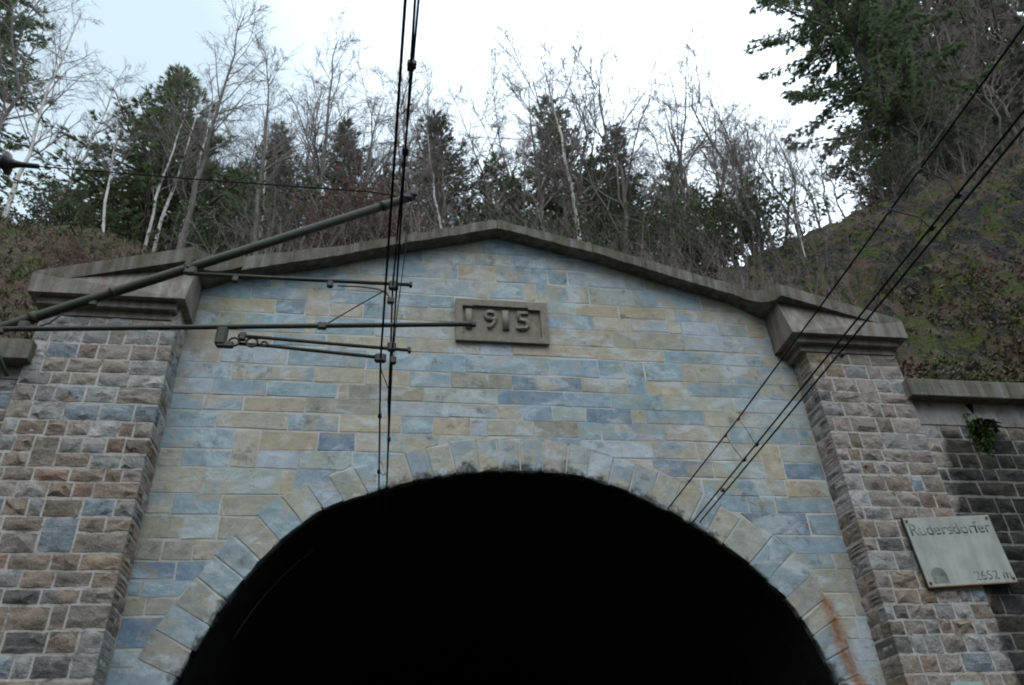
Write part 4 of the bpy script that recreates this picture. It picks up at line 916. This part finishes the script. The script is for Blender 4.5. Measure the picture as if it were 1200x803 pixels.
cons += [(-5.6, 13, 16.2, -6.0, 25.2, 1, .9, 'needle', 'low green conifer between the large bushy conifer and the lone white birch'), (-.3, 14, 16.2, -.4, 26.6, 2, .95, 'needle_brown', 'dull conifer straight behind the hanging wires'), (2.9, 15, 16.3, 3.0, 26.2, 1, .9, 'needle_brown', 'dull conifer behind the gable peak, left of the low conifer'),
 (5.3, 15, 16.6, 5.2, 27.6, 2, .9, 'needle_brown', 'dull conifer just left of the pointed central conifer'), (7.7, 11.5, 16.0, 7.7, 25.3, 1, .9, 'needle', 'low conifer filling the gap right of the pointed central conifer'), (9.8, 14, 17.0, 10.0, 27.0, 2, .9, 'needle_brown', 'dull conifer behind the right half of the gable'),
 (-11.9, 14, 17.9, -12.2, 24.2, 2, 1.0, 'needle', 'small conifer left of the large bushy conifer'), (27.5, 14, 26.5, 29.5, 46, 1, 1.0, 'needle_brown', 'dull brownish conifer right of the great spruce'), (23.8, 12, 24.2, 25.2, 41, 2, 1.1, 'needle_brown', 'dull conifer half hidden behind the great spruce')]
for x, y, z, xt, zt, k, wd, mt, lb in cons:
    ms = CON[k]
    if mt == 'needle_brown':
        ms = [ms[0], ms[1], bpy.data.meshes.get('crown_dull%d' % k) or ms[2].copy()]
        if not ms[2].name.startswith('crown_dull'): ms[2].name = 'crown_dull%d' % k; ms[2].materials.clear()
    plant_tree('conifer_tree', lb, 'tree', GC, (x, y, z), (xt, y, zt), ms, ('trunk_dark', 'twig', mt), 11., random.uniform(0, 6), wd)
big = conifer_meshes(310, 34, 4.3, 300, .12, 26, .26, .014, .45, -.75, 13, .006, .13)
plant_tree('spruce_tree', 'great dark green spruce filling the top right of the sky', 'tree', GC, (19.09, 8, 20.6), (19.09, 8, 54.6), big, ('trunk_dark', 'twig', 'needle'), 34., .6)
def shrub_meshes(seed, leaf):
    rng = np.random.default_rng(seed); n = 26; d = norm(np.stack([rng.normal(0, .5, n), rng.normal(0, .5, n), np.ones(n)], 1)); P = [np.zeros((n, 3))]
    for k in range(5): d = norm(d + rng.normal(0, .16, d.shape)); P.append(P[-1] + d * .42)
    P = np.stack(P, 1); Rd = .018 * np.ones((n, 1)) * np.linspace(1, .3, 6)[None]; L2 = branch_level(P, Rd, rng, 6, .2, 1, .5, (40, 12), 3, .05, .6, .004, .2)
    L3 = branch_level(*L2, rng, 4, .1, 1, .6, (40, 12), 2, .03, .7, .003, .2)
    tm = fast_mesh('stems', *join([tubes(P, Rd, 4), tubes(*L2, 3), tubes(*L3, 3)]), True)
    o = np.concatenate([L2[0][:, 1:].reshape(-1, 3), L3[0][:, 1:].reshape(-1, 3)]); o = o[rng.uniform(size=len(o)) < leaf]; V, F = spray_tris(o, norm(rng.normal(size=o.shape)), rng, 2, .13, .035, .8, -.1)
    return tm, fast_mesh('leaves', V, F)
SH = [shrub_meshes(400, .9), shrub_meshes(401, .9)]
shr = [(-6.0, 3.2, 0, .42, 'russet', 'russet bracken clump on the left bank above the pilaster cap'), (-6.9, 4.2, 0, .4, 'russet', 'russet bracken clump higher on the left bank'), (2.2, 8.5, 0, 1.3, 'evergreen', 'green bush behind the gable left of the peak'), (-2.9, 7.5, 0, 1.3, 'evergreen', 'green bush behind the left half of the gable'), (8.3, 7.2, 0, 1.2, 'evergreen', 'green bush behind the right half of the gable'), (16.6, 7.2, 0, 1.1, 'evergreen', 'evergreen bush on the right skyline below the spruce'), (21.0, 6.9, 0, 1.1, 'evergreen', 'evergreen bush high on the right skyline'),
 (-9.36, 8, 16.3, .85, 'evergreen', 'low evergreen bush on the left skyline next to bright sky'), (-.72, 6.3, 14.4, 1.15, 'russet', 'russet leaved beech bush above the gable left of the wires'),
 (-1.9, 6.5, 14.5, .8, 'russet', 'smaller russet bush left of the beech bush'), (-5.2, 9, 15.9, 1.1, 'evergreen', 'green bush between the pale birches'), (11.2, 7.5, 16.6, 1.2, 'evergreen', 'evergreen bush on the rise left of the right pilaster'), (9.9, 8, 16.2, 1.3, 'evergreen', 'evergreen bush above the right half of the coping'), (5.0, 8, 15.6, 1.3, 'evergreen', 'green bush right behind the gable peak')]
for i, (x, y, z, s, mt, lb) in enumerate(shr):
    o = bpy.data.objects.new('shrub', None); COL.objects.link(o); o.location = (x, y, terr(x, y) - .1); o.scale = (s, s, s); o.rotation_euler = (0, 0, i * 1.7); props(o, lb, 'shrub', 'bushes above the portal')
    st_, lv = SH[i % 2]
    if mt == 'russet': lv = bpy.data.meshes.get('leaves_russet%d' % (i % 2)) or lv.copy(); lv.name = 'leaves_russet%d' % (i % 2)
    for me, m_, nm in ((st_, 'twig', 'stems'), (lv, mt, 'leaves')):
        if nm == 'leaves' and mt == 'russet': me.materials.clear()
        if not me.materials: me.materials.append(M[m_])
        c = bpy.data.objects.new(nm, me); COL.objects.link(c); c.parent = o
# undergrowth: thickets of bare shoots along the top, bramble and grass on the slopes
rng = np.random.default_rng(77)
def ground_pts(n, xr, yr):
    x = rng.uniform(*xr, n); y = yr[0] + (yr[1] - yr[0]) * rng.uniform(0, 1, n) ** 1.2; return np.array([(a, b, terr_n(a, b)) for a, b in zip(x, y)])
def shoots(o, L, r, sub, wob=.12, lean=.25):
    n = len(o); d = norm(np.stack([rng.normal(0, lean, n), rng.normal(0, lean, n) - .1, np.ones(n)], 1)); l = L * rng.uniform(.4, 1.2, (n, 1)) / 4; P = [o]
    for k in range(4): d = norm(d + rng.normal(0, wob, d.shape)); P.append(P[-1] + d * l)
    P = np.stack(P, 1); Rd = r * rng.uniform(.6, 1.3, (n, 1)) * np.linspace(1, .4, 5)[None]
    out_ = [tubes(P, Rd, 3)]; L2 = branch_level(P, Rd, rng, sub, .25, 1, .38, (36, 12), 3, .08, .6, .0045, .18); out_.append(tubes(*L2, 3))
    return out_
parts = shoots(ground_pts(440, (-3.5, 10.5), (1.0, 9)), 2.3, .009, 8) + shoots(ground_pts(120, (-5, 12), (4, 12)), 4.5, .011, 12, .14, .2) + shoots(ground_pts(30, (-15, -5), (5, 9)), 1.5, .007, 6, .15, .4) + shoots(ground_pts(50, (9, 27), (2.5, 9)), 1.0, .006, 6, .18, .45) + shoots(ground_pts(330, (11, 27), (5.6, 9)), 1.9, .01, 8, .15, .3)
o = link('thicket', fast_mesh('thicket', *join(parts), True), 'twig'); props(o, 'tangle of bare grey brown shoots along the top of the portal', 'thicket', kind='stuff')
def litter(n, xr, yr, L, wdt, up):
    o = ground_pts(n, xr, yr)
    if xr[0] > 5: o = o[np.array([noise.fractal(Vector((p[0] * .5, p[1] * .6, 2)), 1, 2, 3) > -.05 or random.random() < .12 for p in o])]
    n = len(o); d = norm(np.stack([rng.normal(0, 1, n), rng.normal(0, 1, n) - .35, np.abs(rng.normal(up, .5, n))], 1)); return spray_tris(o, d, rng, 3, L, wdt, .9, -.25)
parts = [litter(16000, (-16, -3), (.3, 8.5), .15, .014, .9), litter(26000, (6.5, 28), (.3, 8), .13, .016, .35), litter(14000, (7.5, 16), (.26, 3.5), .13, .018, .3), litter(9000, (-4, 9), (1, 8), .3, .02, 1.0)]
o = link('undergrowth', fast_mesh('undergrowth', *join(parts)), 'under'); props(o, 'brown and green grass, bramble and leaf litter on the slopes', 'undergrowth', kind='stuff')
# fern and moss under the drain hole in the right wing wall
hole = root('drain_hole', (9.14, -.4, 7.3), 'drain hole painted as a flat black patch in the right wing wall above the fern', 'drain')
link('opening', prism([(9.07, 7.36), (9.16, 7.18), (9.215, 7.375)], -.402, -.385, 'opening'), 'soot', hole)  # flat black prism on the wall, painting the shade inside the hole
fr = root('fern', (9.2, -.42, 6.98), 'dark fern growing out of the right wing wall over a mossy patch', 'fern')
r2 = np.random.default_rng(5)
for k in range(9):
    a = R(-20 + k * 26); dx = math.cos(a); P = [Vector((9.16, -.4, 7.0))]; d = Vector((dx * .8, -.55, .75 if k % 2 else .4)); P0 = P[0]
    for q in range(7): d = (d + Vector((0, 0, -.28))).normalized(); P0 = P0 + d * .035; P.append(P0)
    o_ = np.array([tuple(p) for p in P[1:]]); dd = norm(np.gradient(o_, axis=0)); V, F = spray_tris(np.repeat(o_, 2, 0), np.repeat(dd, 2, 0), r2, 4, .10, .014, .7, -.4)
    link('frond', fast_mesh('frond', V, F), 'fern', fr)
o_ = np.stack([r2.normal(9.11, .07, 900), -.385 - .03 * np.abs(r2.normal(size=900)), 6.82 + r2.normal(0, .11, 900) ], 1)
mo = link('moss_cushion', fast_mesh('moss_cushion', *spray_tris(o_, norm(r2.normal(size=o_.shape) + np.array([0, -.6, 0])), r2, 2, .06, .02, .9, -.3)), 'moss', fr)
